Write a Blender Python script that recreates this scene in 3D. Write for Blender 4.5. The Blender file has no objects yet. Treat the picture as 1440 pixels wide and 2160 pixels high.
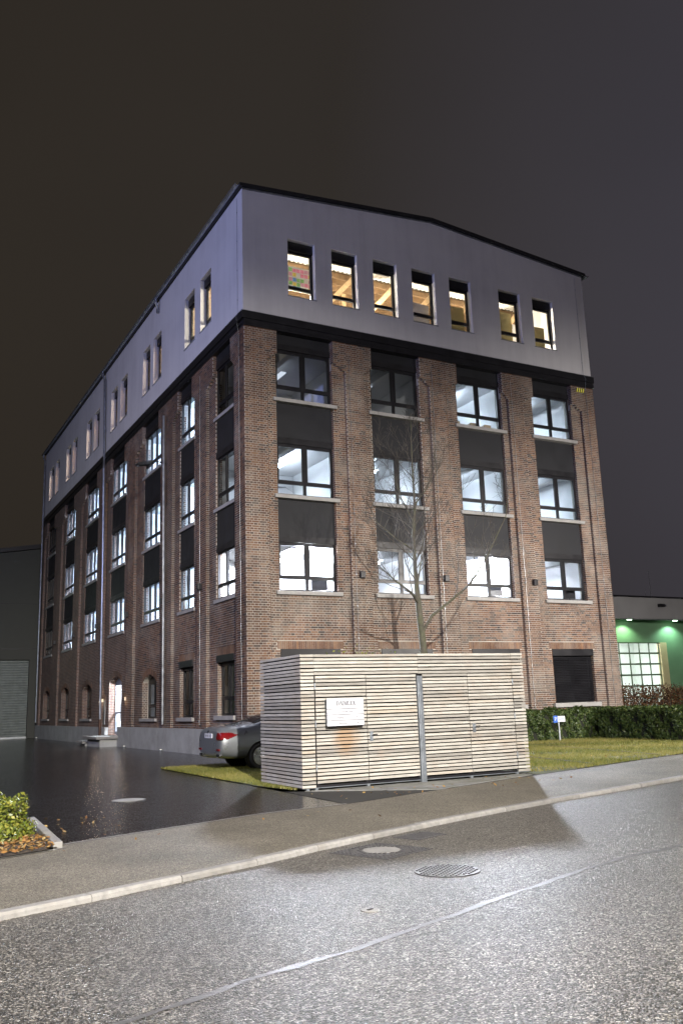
import bpy, bmesh, math, random
import numpy as np
from mathutils import Vector, Matrix
from mathutils.bvhtree import BVHTree
random.seed(7); RNG = np.random.default_rng(11)
S = bpy.context.scene
COL = S.collection
PI = math.pi; R = math.radians

# ------------------------------------------------------------------ camera, sky, lamps, exposure
def cam_axes(p, y, r):
    f = Vector((math.sin(y)*math.cos(p), math.cos(y)*math.cos(p), math.sin(p)))
    ri = Vector((math.cos(y), -math.sin(y), 0)); up = ri.cross(f)
    c, s = math.cos(r), math.sin(r)
    return c*ri + s*up, -s*ri + c*up, f
cam = bpy.data.objects.new('camera', bpy.data.cameras.new('camera')); COL.objects.link(cam)
ri, up, fw = cam_axes(R(12.2577), R(28.7067), R(-1.90849))
M = Matrix((ri, up, -fw)).transposed().to_4x4(); M.translation = (-10.6348, -25.8992, 1.56)
cam.matrix_world = M
cam.data.sensor_fit = 'VERTICAL'; cam.data.sensor_height = 36; cam.data.sensor_width = 24
cam.data.lens = 1860.475/2160*36; cam.data.clip_start = .1; cam.data.clip_end = 2000
S.camera = cam
S.render.engine = 'CYCLES'
S.cycles.use_denoising = True
S.cycles.max_bounces = 8; S.cycles.transparent_max_bounces = 16
S.cycles.sample_clamp_indirect = 4
S.cycles.use_light_tree = True
S.cycles.caustics_reflective = False; S.cycles.caustics_refractive = False
S.view_settings.view_transform = 'Standard'; S.view_settings.look = 'None'
S.view_settings.gamma = 1; S.view_settings.use_curve_mapping = False
S.view_settings.exposure = 0.0

W_ = bpy.data.worlds.new('World'); S.world = W_; W_.use_nodes = True
nt = W_.node_tree; nt.nodes.clear()
o_ = nt.nodes.new('ShaderNodeOutputWorld'); bg = nt.nodes.new('ShaderNodeBackground')
tc = nt.nodes.new('ShaderNodeTexCoord')
dp = nt.nodes.new('ShaderNodeVectorMath'); dp.operation = 'DOT_PRODUCT'; dp.inputs[1].default_value = (.95, .10, .30)
cr = nt.nodes.new('ShaderNodeValToRGB')                      # night cloud lit by the town: brown, with violet grey lamp glare painted in eastward
e = cr.color_ramp.elements
e[0].position = .30; e[0].color = (.0280, .0228, .0178, 1)
e[1].position = .86; e[1].color = (.0520, .0480, .0585, 1)
x = e.new(.62); x.color = (.0310, .0262, .0225, 1)
nz = nt.nodes.new('ShaderNodeTexNoise'); nz.inputs['Scale'].default_value = 1.6; nz.inputs['Detail'].default_value = 3
mx = nt.nodes.new('ShaderNodeMix'); mx.data_type = 'RGBA'; mx.blend_type = 'MULTIPLY'; mx.inputs[0].default_value = .5
nt.links.new(tc.outputs['Generated'], dp.inputs[0]); nt.links.new(dp.outputs['Value'], cr.inputs['Fac'])
nt.links.new(tc.outputs['Generated'], nz.inputs['Vector'])
nt.links.new(cr.outputs['Color'], mx.inputs[6]); nt.links.new(nz.outputs['Fac'], mx.inputs[7])
nt.links.new(mx.outputs[2], bg.inputs['Color']); bg.inputs['Strength'].default_value = 1.22
nt.links.new(bg.outputs[0], o_.inputs[0])

def light(name, kind, loc, power, color, aim=None, **kw):
    d = bpy.data.lights.new(name, kind); d.energy = power; d.color = color
    for k, v in kw.items(): setattr(d, k, v)
    o = bpy.data.objects.new(name, d); COL.objects.link(o); o.location = loc
    if aim is not None:
        o.rotation_euler = (Vector(aim)-Vector(loc)).to_track_quat('-Z', 'Y').to_euler()
    return o
WARM = (1.0, .93, .83); COOL = (.70, .82, 1.0)
# street lamps and an added road lamp along the near side of the road, their heads cut off towards the sky
light('street_lamp_light', 'SPOT', (-12.0, -42.0, 13.5), 112000, WARM, aim=(0.0, -1.0, -2.8), spot_size=R(51), spot_blend=1., shadow_soft_size=.14)
light('street_lamp_light', 'SPOT', (16.0, -17.0, 7.6), 17000, (1., .93, .86), aim=(17.0, -2.0, 0), spot_size=R(120), spot_blend=.9, shadow_soft_size=.14)
light('street_lamp_light', 'SPOT', (-17.0, -28.0, 8.0), 5200, WARM, aim=(-12.5, -19.0, 0), spot_size=R(115), spot_blend=1., shadow_soft_size=.14)  # unseen lamp added to lift the dark left of the road
light('street_lamp_spill_light', 'POINT', (-9.0, -38.0, 9.4), 1800, (1., .93, .86), shadow_soft_size=.3)
light('front_fill_light', 'POINT', (-2.0, -36.0, 12.0), 3200, (.78, .71, 1.0), shadow_soft_size=.5)  # violet fill added for the rendered front, no known lamp
light('neighbour_yard_light', 'POINT', (-22.0, -4.0, 14.0), 7800, (.38, .45, 1.0), shadow_soft_size=.5)
# bright work lamps in two first-floor rooms, shining out over the forecourt
light('room_lamp_light', 'POINT', (2.75, 1.25, 6.70), 8600, (.84, .89, 1.0), shadow_soft_size=.30)
light('room_lamp_light', 'POINT', (10.7, 1.25, 6.72), 8600, (.84, .89, 1.0), shadow_soft_size=.30)
# attic lamps
for xx in (2.6, 7.4, 12.6):
    light('attic_lamp_light', 'POINT', (xx, 1.6, 16.4), 800, (1., .88, .68), shadow_soft_size=.1)
for yy in (9, 15, 21, 27, 33):
    light('attic_lamp_light', 'POINT', (2.6, yy, 16.9), 330, (1., .82, .66), shadow_soft_size=.1)
# entrance
light('entrance_lamp_light', 'POINT', (1.15, 16.1, 2.45), 1100, (.85, .92, 1.0), shadow_soft_size=.08)
light('wall_lantern_light', 'POINT', (-.20, 14.3, 2.02), 3, (1., .72, .42), shadow_soft_size=.05)
light('wall_lantern_light', 'POINT', (-.22, 18.6, 2.02), 6, (1., .78, .55), shadow_soft_size=.05)
light('yard_fill_light', 'POINT', (-15.0, 10.0, 9.5), 1300, (1., .87, .70), shadow_soft_size=.3)  # unseen warm lamp added to lift the left facade brick
# green hall downlights
for xx in (31.9, 36.0, 40.2):
    light('hall_downlight', 'SPOT', (xx, 14.55, 6.08), 230, (.74, 1.0, .66) if xx < 33 else (.66, 1., .80), aim=(xx, 15.05, 0), spot_size=R(138), spot_blend=.5, shadow_soft_size=.05)
light('yard_gate_light', 'POINT', (-6.0, 27.0, 6.5), 160, (.78, 1.0, .82), shadow_soft_size=.3)

# ------------------------------------------------------------------ materials
class NT:
    def __init__(s, name):
        s.m = bpy.data.materials.new(name); s.m.use_nodes = True; s.t = s.m.node_tree; s.t.nodes.clear()
        s.out = s.n('ShaderNodeOutputMaterial')
    def n(s, t, **kw):
        x = s.t.nodes.new(t)
        for k, v in kw.items():
            if hasattr(x, k): setattr(x, k, v)
            else: x.inputs[k.replace('_', ' ')].default_value = v
        return x
    def l(s, a, b): s.t.links.new(a, b)
def ramp(T, fac, stops, interp='LINEAR'):
    r = T.n('ShaderNodeValToRGB'); e = r.color_ramp.elements; r.color_ramp.interpolation = interp
    while len(e) < len(stops): e.new(.5)
    for q, (p, c) in zip(e, stops):
        q.position = p; q.color = (*c, 1) if len(c) == 3 else c
    T.l(fac, r.inputs['Fac']); return r
def g3(v): return (v, v, v)
def mat(name, c, rough=.6, var=.25, scale=4., bump=0., bscale=60., metal=0., spec=.5, dirt=None, objrand=0., coat=0., attr=None):
    T = NT(name); b = T.n('ShaderNodeBsdfPrincipled'); T.l(b.outputs[0], T.out.inputs[0])
    b.inputs['Metallic'].default_value = metal; b.inputs['Specular IOR Level'].default_value = spec
    b.inputs['Coat Weight'].default_value = coat
    geo = T.n('ShaderNodeNewGeometry')
    nz = T.n('ShaderNodeTexNoise', Scale=scale, Detail=6.); T.l(geo.outputs['Position'], nz.inputs['Vector'])
    lo = tuple(max(0, k*(1-var)) for k in c); hi = tuple(min(1, k*(1+var)) for k in c)
    r = ramp(T, nz.outputs['Fac'], [(.3, lo), (.7, hi)])
    colr = r.outputs['Color']
    if dirt:
        n2 = T.n('ShaderNodeTexNoise', Scale=dirt[1], Detail=8., Roughness=.7); T.l(geo.outputs['Position'], n2.inputs['Vector'])
        r2 = ramp(T, n2.outputs['Fac'], [(.48, g3(0.)), (.72, g3(dirt[2]))])
        m = T.n('ShaderNodeMix', data_type='RGBA'); T.l(r2.outputs['Color'], m.inputs[0]); T.l(colr, m.inputs[6]); m.inputs[7].default_value = (*dirt[0], 1)
        colr = m.outputs[2]
    if objrand or attr:
        if attr:
            oi = T.n('ShaderNodeAttribute', attribute_name=attr); src = oi.outputs['Fac']
        else:
            oi = T.n('ShaderNodeObjectInfo'); src = oi.outputs['Random']
        v = objrand or .3
        r3 = ramp(T, src, [(0, g3(1-v)), (1, g3(1.0))])
        m = T.n('ShaderNodeMix', data_type='RGBA', blend_type='MULTIPLY'); m.inputs[0].default_value = 1
        T.l(colr, m.inputs[6]); T.l(r3.outputs['Color'], m.inputs[7]); colr = m.outputs[2]
    T.l(colr, b.inputs['Base Color'])
    rr = ramp(T, nz.outputs['Fac'], [(.25, g3(max(.02, rough-.08))), (.75, g3(min(1, rough+.08)))])
    T.l(rr.outputs['Color'], b.inputs['Roughness'])
    if bump:
        n3 = T.n('ShaderNodeTexNoise', Scale=bscale, Detail=5.); T.l(geo.outputs['Position'], n3.inputs['Vector'])
        bp = T.n('ShaderNodeBump', Strength=bump, Distance=.02); T.l(n3.outputs['Fac'], bp.inputs['Height']); T.l(bp.outputs[0], b.inputs['Normal'])
    return T.m
def emit(name, c, s):
    T = NT(name); b = T.n('ShaderNodeEmission', Strength=s); b.inputs['Color'].default_value = (*c, 1); T.l(b.outputs[0], T.out.inputs[0]); return T.m
def glass(name, tint=(.93, .95, .97), ior=1.5, rough=.015, extra=0.):
    T = NT(name); tr = T.n('ShaderNodeBsdfTransparent'); tr.inputs[0].default_value = (*tint, 1)
    gl = T.n('ShaderNodeBsdfGlossy', Roughness=rough); fr = T.n('ShaderNodeFresnel', IOR=ior); mx = T.n('ShaderNodeMixShader')
    T.l(fr.outputs[0], mx.inputs[0]); T.l(tr.outputs[0], mx.inputs[1]); T.l(gl.outputs[0], mx.inputs[2]); T.l(mx.outputs[0], T.out.inputs[0]); return T.m
def aggregate(name, stops, scale, rough, spec=.5, wet=None, bump=.6, patch=(.5, .25)):
    """asphalt whose stones show: one colour per voronoi cell, worn patches, fine relief"""
    T = NT(name); b = T.n('ShaderNodeBsdfPrincipled'); T.l(b.outputs[0], T.out.inputs[0])
    geo = T.n('ShaderNodeNewGeometry')
    v = T.n('ShaderNodeTexVoronoi', Scale=scale); T.l(geo.outputs['Position'], v.inputs['Vector'])
    sep = T.n('ShaderNodeSeparateColor'); T.l(v.outputs['Color'], sep.inputs[0])
    r = ramp(T, sep.outputs[0], stops)
    n = T.n('ShaderNodeTexNoise', Scale=patch[0], Detail=6., Roughness=.65); T.l(geo.outputs['Position'], n.inputs['Vector'])
    r2 = ramp(T, n.outputs['Fac'], [(.3, g3(1-patch[1])), (.7, g3(1.0))])
    m = T.n('ShaderNodeMix', data_type='RGBA', blend_type='MULTIPLY'); m.inputs[0].default_value = 1
    T.l(r.outputs['Color'], m.inputs[6]); T.l(r2.outputs['Color'], m.inputs[7]); T.l(m.outputs[2], b.inputs['Base Color'])
    b.inputs['Specular IOR Level'].default_value = spec
    rr = ramp(T, sep.outputs[1], [(0, g3(rough-.12)), (1, g3(rough+.12))]); T.l(rr.outputs['Color'], b.inputs['Roughness'])
    bp = T.n('ShaderNodeBump', Strength=bump, Distance=.012); T.l(v.outputs['Distance'], bp.inputs['Height']); bp.invert = True
    if wet:
        n3 = T.n('ShaderNodeTexNoise', Scale=wet, Detail=3.); T.l(geo.outputs['Position'], n3.inputs['Vector'])
        b2 = T.n('ShaderNodeBump', Strength=.35, Distance=.05); T.l(n3.outputs['Fac'], b2.inputs['Height']); T.l(bp.outputs[0], b2.inputs['Normal']); T.l(b2.outputs[0], b.inputs['Normal'])
    else: T.l(bp.outputs[0], b.inputs['Normal'])
    return T.m
def brick_mat():
    T = NT('brick'); b = T.n('ShaderNodeBsdfPrincipled'); T.l(b.outputs[0], T.out.inputs[0])
    a = T.n('ShaderNodeAttribute', attribute_name='tone'); geo = T.n('ShaderNodeNewGeometry')
    r = ramp(T, a.outputs['Fac'], [(0., (.042, .036, .037)), (.14, (.078, .053, .047)), (.32, (.130, .071, .051)), (.5, (.170, .089, .058)), (.7, (.205, .112, .070)), (.86, (.220, .134, .086)), (1., (.28, .134, .062))])
    n = T.n('ShaderNodeTexNoise', Scale=28., Detail=5., Roughness=.7); T.l(geo.outputs['Position'], n.inputs['Vector'])
    r2 = ramp(T, n.outputs['Fac'], [(.3, g3(.70)), (.7, g3(1.12))])
    m = T.n('ShaderNodeMix', data_type='RGBA', blend_type='MULTIPLY'); m.inputs[0].default_value = 1
    T.l(r.outputs['Color'], m.inputs[6]); T.l(r2.outputs['Color'], m.inputs[7])
    n2 = T.n('ShaderNodeTexNoise', Scale=.55, Detail=9., Roughness=.72); T.l(geo.outputs['Position'], n2.inputs['Vector'])   # pale bloom of salts
    r3 = ramp(T, n2.outputs['Fac'], [(.46, g3(0)), (.66, g3(.55))])
    m2 = T.n('ShaderNodeMix', data_type='RGBA'); T.l(r3.outputs['Color'], m2.inputs[0]); T.l(m.outputs[2], m2.inputs[6]); m2.inputs[7].default_value = (.32, .285, .25, 1)
    n5 = T.n('ShaderNodeTexNoise', Scale=.33, Detail=6., Roughness=.6); T.l(geo.outputs['Position'], n5.inputs['Vector'])   # soot
    r5 = ramp(T, n5.outputs['Fac'], [(.40, g3(.62)), (.60, g3(1.08))])
    m6 = T.n('ShaderNodeMix', data_type='RGBA', blend_type='MULTIPLY'); m6.inputs[0].default_value = 1
    T.l(m2.outputs[2], m6.inputs[6]); T.l(r5.outputs['Color'], m6.inputs[7])
    T.l(m6.outputs[2], b.inputs['Base Color']); b.inputs['Roughness'].default_value = .82
    bp = T.n('ShaderNodeBump', Strength=.5, Distance=.006); T.l(n.outputs['Fac'], bp.inputs['Height']); T.l(bp.outputs[0], b.inputs['Normal'])
    return T.m
def far_brick_mat():
    """brickwork too far away to pick the bricks apart"""
    T = NT('far_brick'); b = T.n('ShaderNodeBsdfPrincipled'); T.l(b.outputs[0], T.out.inputs[0])
    geo = T.n('ShaderNodeNewGeometry'); sp = T.n('ShaderNodeSeparateXYZ'); T.l(geo.outputs['Position'], sp.inputs[0])
    ad = T.n('ShaderNodeMath', operation='ADD'); T.l(sp.outputs['X'], ad.inputs[0]); T.l(sp.outputs['Y'], ad.inputs[1])
    cb = T.n('ShaderNodeCombineXYZ'); T.l(ad.outputs[0], cb.inputs['X']); T.l(sp.outputs['Z'], cb.inputs['Y'])
    br = T.n('ShaderNodeTexBrick'); T.l(cb.outputs[0], br.inputs['Vector'])
    br.inputs['Scale'].default_value = 1; br.inputs['Brick Width'].default_value = .26; br.inputs['Row Height'].default_value = .077
    br.inputs['Mortar Size'].default_value = .007; br.inputs['Mortar Smooth'].default_value = .2; br.inputs['Bias'].default_value = -.1
    br.inputs['Color1'].default_value = (.175, .10, .073, 1); br.inputs['Color2'].default_value = (.09, .06, .053, 1); br.inputs['Mortar'].default_value = (.40, .37, .34, 1)
    n = T.n('ShaderNodeTexNoise', Scale=.8, Detail=7.); T.l(geo.outputs['Position'], n.inputs['Vector'])
    r2 = ramp(T, n.outputs['Fac'], [(.3, g3(.75)), (.7, g3(1.1))])
    m = T.n('ShaderNodeMix', data_type='RGBA', blend_type='MULTIPLY'); m.inputs[0].default_value = 1
    T.l(br.outputs['Color'], m.inputs[6]); T.l(r2.outputs['Color'], m.inputs[7]); T.l(m.outputs[2], b.inputs['Base Color'])
    b.inputs['Roughness'].default_value = .85
    bp = T.n('ShaderNodeBump', Strength=.6, Distance=.01, invert=True); T.l(br.outputs['Fac'], bp.inputs['Height']); T.l(bp.outputs[0], b.inputs['Normal'])
    return T.m
def slat_mat():
    T = NT('weathered_larch'); b = T.n('ShaderNodeBsdfPrincipled'); T.l(b.outputs[0], T.out.inputs[0])
    geo = T.n('ShaderNodeNewGeometry'); oi = T.n('ShaderNodeObjectInfo')
    mp = T.n('ShaderNodeMapping'); mp.inputs['Scale'].default_value = (1.4, 1.4, 30); T.l(geo.outputs['Position'], mp.inputs['Vector'])
    n = T.n('ShaderNodeTexNoise', Scale=2.2, Detail=8., Roughness=.7); T.l(mp.outputs[0], n.inputs['Vector'])
    r = ramp(T, n.outputs['Fac'], [(.26, (.20, .19, .17)), (.42, (.38, .368, .34)), (.58, (.53, .522, .497)), (.8, (.64, .632, .612))])
    r2 = ramp(T, oi.outputs['Random'], [(0, (.58, .57, .56)), (.3, (.82, .81, .79)), (.7, (1., .99, .97)), (.9, (1., .985, .96)), (1, (.95, .86, .76))])
    m = T.n('ShaderNodeMix', data_type='RGBA', blend_type='MULTIPLY'); m.inputs[0].default_value = 1
    T.l(r.outputs['Color'], m.inputs[6]); T.l(r2.outputs['Color'], m.inputs[7]); col = m.outputs[2]
    # brown weather patches, and the rust that ran down from the sign
    n4 = T.n('ShaderNodeTexNoise', Scale=1.7, Detail=7., Roughness=.65); T.l(geo.outputs['Position'], n4.inputs['Vector'])
    r4 = ramp(T, n4.outputs['Fac'], [(.52, g3(0)), (.70, g3(.62))])
    m4 = T.n('ShaderNodeMix', data_type='RGBA'); T.l(r4.outputs['Color'], m4.inputs[0]); T.l(col, m4.inputs[6]); m4.inputs[7].default_value = (.36, .30, .25, 1); col = m4.outputs[2]
    sp = T.n('ShaderNodeVectorMath', operation='SUBTRACT'); T.l(geo.outputs['Position'], sp.inputs[0]); sp.inputs[1].default_value = (-2.33, -10.63, .90)
    sc = T.n('ShaderNodeVectorMath', operation='MULTIPLY'); T.l(sp.outputs[0], sc.inputs[0]); sc.inputs[1].default_value = (2.1, 0, 1.75)
    n5 = T.n('ShaderNodeTexNoise', Scale=5., Detail=4.); T.l(geo.outputs['Position'], n5.inputs['Vector'])
    ln = T.n('ShaderNodeVectorMath', operation='LENGTH'); T.l(sc.outputs[0], ln.inputs[0])
    ad = T.n('ShaderNodeMath', operation='MULTIPLY_ADD'); T.l(n5.outputs['Fac'], ad.inputs[0]); ad.inputs[1].default_value = .62; T.l(ln.outputs['Value'], ad.inputs[2])
    r5 = ramp(T, ad.outputs[0], [(.55, g3(.75)), (1.0, g3(0))])
    m5 = T.n('ShaderNodeMix', data_type='RGBA'); T.l(r5.outputs['Color'], m5.inputs[0]); T.l(col, m5.inputs[6]); m5.inputs[7].default_value = (.33, .20, .10, 1)
    T.l(m5.outputs[2], b.inputs['Base Color']); b.inputs['Roughness'].default_value = .75
    bp = T.n('ShaderNodeBump', Strength=.35, Distance=.005); T.l(n.outputs['Fac'], bp.inputs['Height']); T.l(bp.outputs[0], b.inputs['Normal'])
    return T.m
def leaf_mat(name, cols, rough=.5):
    T = NT(name); b = T.n('ShaderNodeBsdfPrincipled'); a = T.n('ShaderNodeAttribute', attribute_name='tone')
    n = len(cols)-1; r = ramp(T, a.outputs['Fac'], [(k/n, c) for k, c in enumerate(cols)])
    T.l(r.outputs['Color'], b.inputs['Base Color']); b.inputs['Roughness'].default_value = rough
    tl = T.n('ShaderNodeBsdfTranslucent'); T.l(r.outputs['Color'], tl.inputs[0]); mx = T.n('ShaderNodeMixShader', Fac=.25)
    T.l(b.outputs[0], mx.inputs[1]); T.l(tl.outputs[0], mx.inputs[2]); T.l(mx.outputs[0], T.out.inputs[0]); return T.m

def render_mat():
    T = NT('white_render'); b = T.n('ShaderNodeBsdfPrincipled'); T.l(b.outputs[0], T.out.inputs[0]); geo = T.n('ShaderNodeNewGeometry')
    mp = T.n('ShaderNodeMapping'); mp.inputs['Scale'].default_value = (3.2, 3.2, .22); T.l(geo.outputs['Position'], mp.inputs['Vector'])
    n = T.n('ShaderNodeTexNoise', Scale=1.0, Detail=7., Roughness=.6); T.l(mp.outputs[0], n.inputs['Vector'])
    n2 = T.n('ShaderNodeTexNoise', Scale=.45, Detail=6., Roughness=.6); T.l(geo.outputs['Position'], n2.inputs['Vector'])
    ad = T.n('ShaderNodeMath', operation='MULTIPLY_ADD'); T.l(n.outputs['Fac'], ad.inputs[0]); ad.inputs[1].default_value = .55; T.l(n2.outputs['Fac'], ad.inputs[2])
    r = ramp(T, ad.outputs[0], [(.55, (.64, .635, .64)), (.78, (.72, .715, .72)), (1., (.77, .765, .765))]); T.l(r.outputs['Color'], b.inputs['Base Color'])
    b.inputs['Roughness'].default_value = .88; n3 = T.n('ShaderNodeTexNoise', Scale=220., Detail=4.); T.l(geo.outputs['Position'], n3.inputs['Vector'])
    bp = T.n('ShaderNodeBump', Strength=.35, Distance=.02); T.l(n3.outputs['Fac'], bp.inputs['Height']); T.l(bp.outputs[0], b.inputs['Normal']); return T.m
m_brick = brick_mat(); m_far = far_brick_mat(); m_slat = slat_mat()
m_mortar = mat('mortar', (.42, .39, .352), .9, .22, 1.2, .3, 120, dirt=((.22, .19, .17), .9, .6))
m_plaster = render_mat()
m_reveal = mat('reveal_render', (.72, .71, .70), .85, .05, 1.5)
m_dark = mat('anthracite_metal', (.012, .012, .015), .42, .2, 3., .05, 40)
m_panel = mat('anthracite_panel', (.010, .011, .015), .6, .15, 2.)
m_frame = mat('window_frame', (.010, .010, .013), .38, .2, 5.)
m_sill = mat('sill_stone', (.34, .335, .33), .75, .15, 6., .2, 90, dirt=((.22, .21, .20), 3., .6))
m_plinth = mat('plinth_concrete', (.36, .37, .37), .8, .12, 1.6, .25, 80, dirt=((.22, .22, .21), 1.2, .6))
m_zinc = mat('zinc', (.42, .45, .48), .38, .2, 5., metal=.85)
m_steel = mat('galvanised_steel', (.26, .29, .33), .45, .15, 8., metal=.6)
m_roof = mat('roof_metal', (.02, .02, .022), .5, .2, 2.)
m_wall_in = mat('inside_wall', (.80, .81, .82), .8, .04, 1.)
m_ceil = mat('inside_ceiling', (.78, .79, .80), .8, .04, 1.)
m_floor_in = mat('inside_floor', (.30, .30, .30), .6, .15, 3.)
m_timber = mat('attic_timber', (.52, .36, .20), .7, .25, 7.)
m_boards = mat('attic_boards', (.62, .47, .30), .75, .22, 5.)
m_sheet = mat('attic_sheet', (.80, .79, .76), .6, .06, 3.)
m_glass = glass('window_glass'); m_gdark = glass('shaded_glass', (.55, .57, .60))
m_lamp = emit('office_lamp', (.74, .86, 1.0), 85.); m_lamp1 = emit('bright_lamp', (.82, .88, 1.0), 110.); m_lampdim = emit('dim_lamp', (.8, .88, 1.0), .9)
m_lampblue = emit('office_lamp_cool', (.58, .76, 1.0), 950.)
m_black = mat('black', (.006, .006, .007), .8, .1, 3.)
m_white = mat('sign_white', (.60, .62, .68), .35, .03, 3.)
m_ink = mat('sign_ink', (.015, .015, .02), .6, .05, 3.)
m_blue = mat('sign_blue', (.04, .13, .50), .4, .05, 3.)
m_carton = mat('cardboard', (.42, .34, .23), .8, .12, 4.)
m_iron = mat('cast_iron', (.10, .10, .105), .38, .3, 14., .4, 60, metal=.4)
m_conc = mat('concrete', (.25, .246, .235), .85, .18, 5., .35, 120, dirt=((.2, .19, .17), 2.5, .6))
m_kerb = mat('kerb_granite', (.30, .295, .285), .75, .22, 16., .5, 130, objrand=.25, dirt=((.2, .18, .15), 4., .6))
m_paver = mat('paver_concrete', (.27, .275, .27), .8, .15, 7., .4, 140, objrand=.22, dirt=((.13, .15, .08), 2., .7))
m_road = aggregate('road_asphalt', [(0, (.009, .009, .008)), (.38, (.032, .030, .026)), (.66, (.095, .090, .079)), (.88, (.26, .244, .212)), (1, (.52, .49, .43))], 86, .42, .8, bump=.6, patch=(.30, .38))
m_path = aggregate('footpath_asphalt', [(0, (.060, .055, .043)), (.5, (.17, .155, .12)), (.85, (.30, .274, .215)), (1, (.46, .42, .335))], 105, .58, .45, bump=.6, patch=(.7, .45))
m_drive = aggregate('wet_asphalt', [(0, (.006, .006, .007)), (.7, (.016, .016, .017)), (1, (.045, .045, .045))], 110, .19, .6, wet=2.2, bump=.08, patch=(.25, .5))
m_soil = mat('soil', (.055, .042, .028), .95, .4, 8., .8, 40)
m_turf = mat('turf_soil', (.075, .080, .030), .95, .4, 3., .6, 60)
m_ground = mat('far_ground', (.03, .03, .028), .9, .3, .5)
m_tar = mat('tar_seam', (.085, .085, .085), .40, .5, 7., .2, 70, spec=.8)
m_grass = leaf_mat('grass_blade', [(.075, .10, .020), (.15, .16, .030), (.23, .215, .05), (.30, .25, .09)])
m_yew = leaf_mat('yew_needles', [(.020, .042, .012), (.048, .082, .022), (.088, .125, .032), (.15, .17, .05)], .45)
m_beech = leaf_mat('beech_leaves', [(.045, .020, .010), (.10, .042, .018), (.16, .075, .030), (.20, .11, .05)], .6)
m_bush = leaf_mat('bush_leaves', [(.05, .08, .014), (.11, .15, .022), (.21, .23, .035), (.32, .30, .06)], .4)
m_litter = leaf_mat('dead_leaves', [(.14, .06, .018), (.27, .13, .035), (.36, .22, .07), (.44, .34, .16)], .6)
m_bark = mat('bark', (.085, .078, .060), .85, .35, 9., .7, 45, dirt=((.10, .13, .045), 3., .6))
m_twig = mat('twig_bark', (.075, .066, .056), .8, .25, 9.)
m_green = mat('green_render', (.17, .31, .18), .75, .08, 1.)
m_fascia = mat('fascia_panel', (.36, .36, .37), .6, .08, .8)
m_hall = mat('dark_cladding', (.065, .068, .058), .75, .12, .6)
m_gate = mat('gate_metal', (.15, .175, .17), .45, .2, 3., metal=.3)
m_yellow = mat('door_jamb_timber', (.60, .50, .30), .6, .1, 3.)
m_paint = mat('car_paint', (.21, .225, .245), .32, .03, 3., metal=.45, coat=1.)
m_cglass = mat('car_glass', (.010, .011, .013), .06, .05, 3., spec=.6)
m_tyre = mat('rubber', (.015, .015, .015), .75, .2, 20.)
m_rim = mat('alloy', (.55, .56, .58), .28, .05, 3., metal=.9)
m_chrome = mat('chrome', (.7, .71, .73), .12, .03, 3., metal=1.)
m_red = mat('tail_lens', (.15, .006, .008), .12, .1, 9., coat=.6)
m_copper = mat('lantern_brown', (.07, .035, .02), .5, .2, 5.)
m_lantern = emit('lantern_glow', (1., .80, .56), 1.3)
m_gspot = emit('green_spot', (.62, 1., .62), 14.)
m_door_in = mat('lit_hall_paint', (.78, .80, .78), .7, .06, 2.)

# ------------------------------------------------------------------ mesh helpers
class MB:
    def __init__(s): s.v = []; s.f = []
    def add(s, vs, fs):
        k = len(s.v); s.v += [tuple(p) for p in vs]; s.f += [tuple(i+k for i in f) for f in fs]
    def box(s, a, b, mp=None):
        (x0, y0, z0), (x1, y1, z1) = a, b
        if x0 > x1: x0, x1 = x1, x0
        if y0 > y1: y0, y1 = y1, y0
        if z0 > z1: z0, z1 = z1, z0
        P = [(x0,y0,z0),(x1,y0,z0),(x1,y1,z0),(x0,y1,z0),(x0,y0,z1),(x1,y0,z1),(x1,y1,z1),(x0,y1,z1)]
        F = [(3,2,1,0),(4,5,6,7),(0,1,5,4),(1,2,6,5),(2,3,7,6),(3,0,4,7)]
        if mp: P = [mp(*p) for p in P]
        s.add(P, F)
    def prism(s, outline, vec):
        """outline polygon swept by vec"""
        n = len(outline); vec = Vector(vec)
        P = [Vector(p) for p in outline]; P += [p+vec for p in P]
        s.add(P, [tuple(range(n-1, -1, -1)), tuple(range(n, 2*n))] + [(i, (i+1) % n, n+(i+1) % n, n+i) for i in range(n)])
    def tube(s, pts, rad, n=8, cap=True):
        pts = [Vector(p) for p in pts]; m = len(pts)
        if not hasattr(rad, '__len__'): rad = [rad]*m
        rings = []; u = None
        for i in range(m):
            t = (pts[min(i+1, m-1)]-pts[max(i-1, 0)]).normalized()
            if u is None:
                u = t.orthogonal().normalized()
            else:
                u = (u-t*u.dot(t)); u = u.normalized() if u.length > 1e-6 else t.orthogonal().normalized()
            w = t.cross(u)
            rings.append([pts[i]+rad[i]*(math.cos(2*PI*k/n)*u+math.sin(2*PI*k/n)*w) for k in range(n)])
        V = [p for r in rings for p in r]; F = []
        for i in range(m-1):
            for k in range(n):
                F.append((i*n+k, i*n+(k+1) % n, (i+1)*n+(k+1) % n, (i+1)*n+k))
        if cap: F.append(tuple(range(n-1, -1, -1))); F.append(tuple((m-1)*n+k for k in range(n)))
        s.add(V, F)
    def disc(s, c, r, n=24, z=0., r2=None):
        pass
    def mesh(s, name):
        me = bpy.data.meshes.new(name); me.from_pydata(s.v, [], s.f); me.update(); return me
def tag(o, label=None, cat=None, group=None, kind=None):
    if label: o['label'] = label
    if cat: o['category'] = cat
    if group: o['group'] = group
    if kind: o['kind'] = kind
    return o
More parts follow.
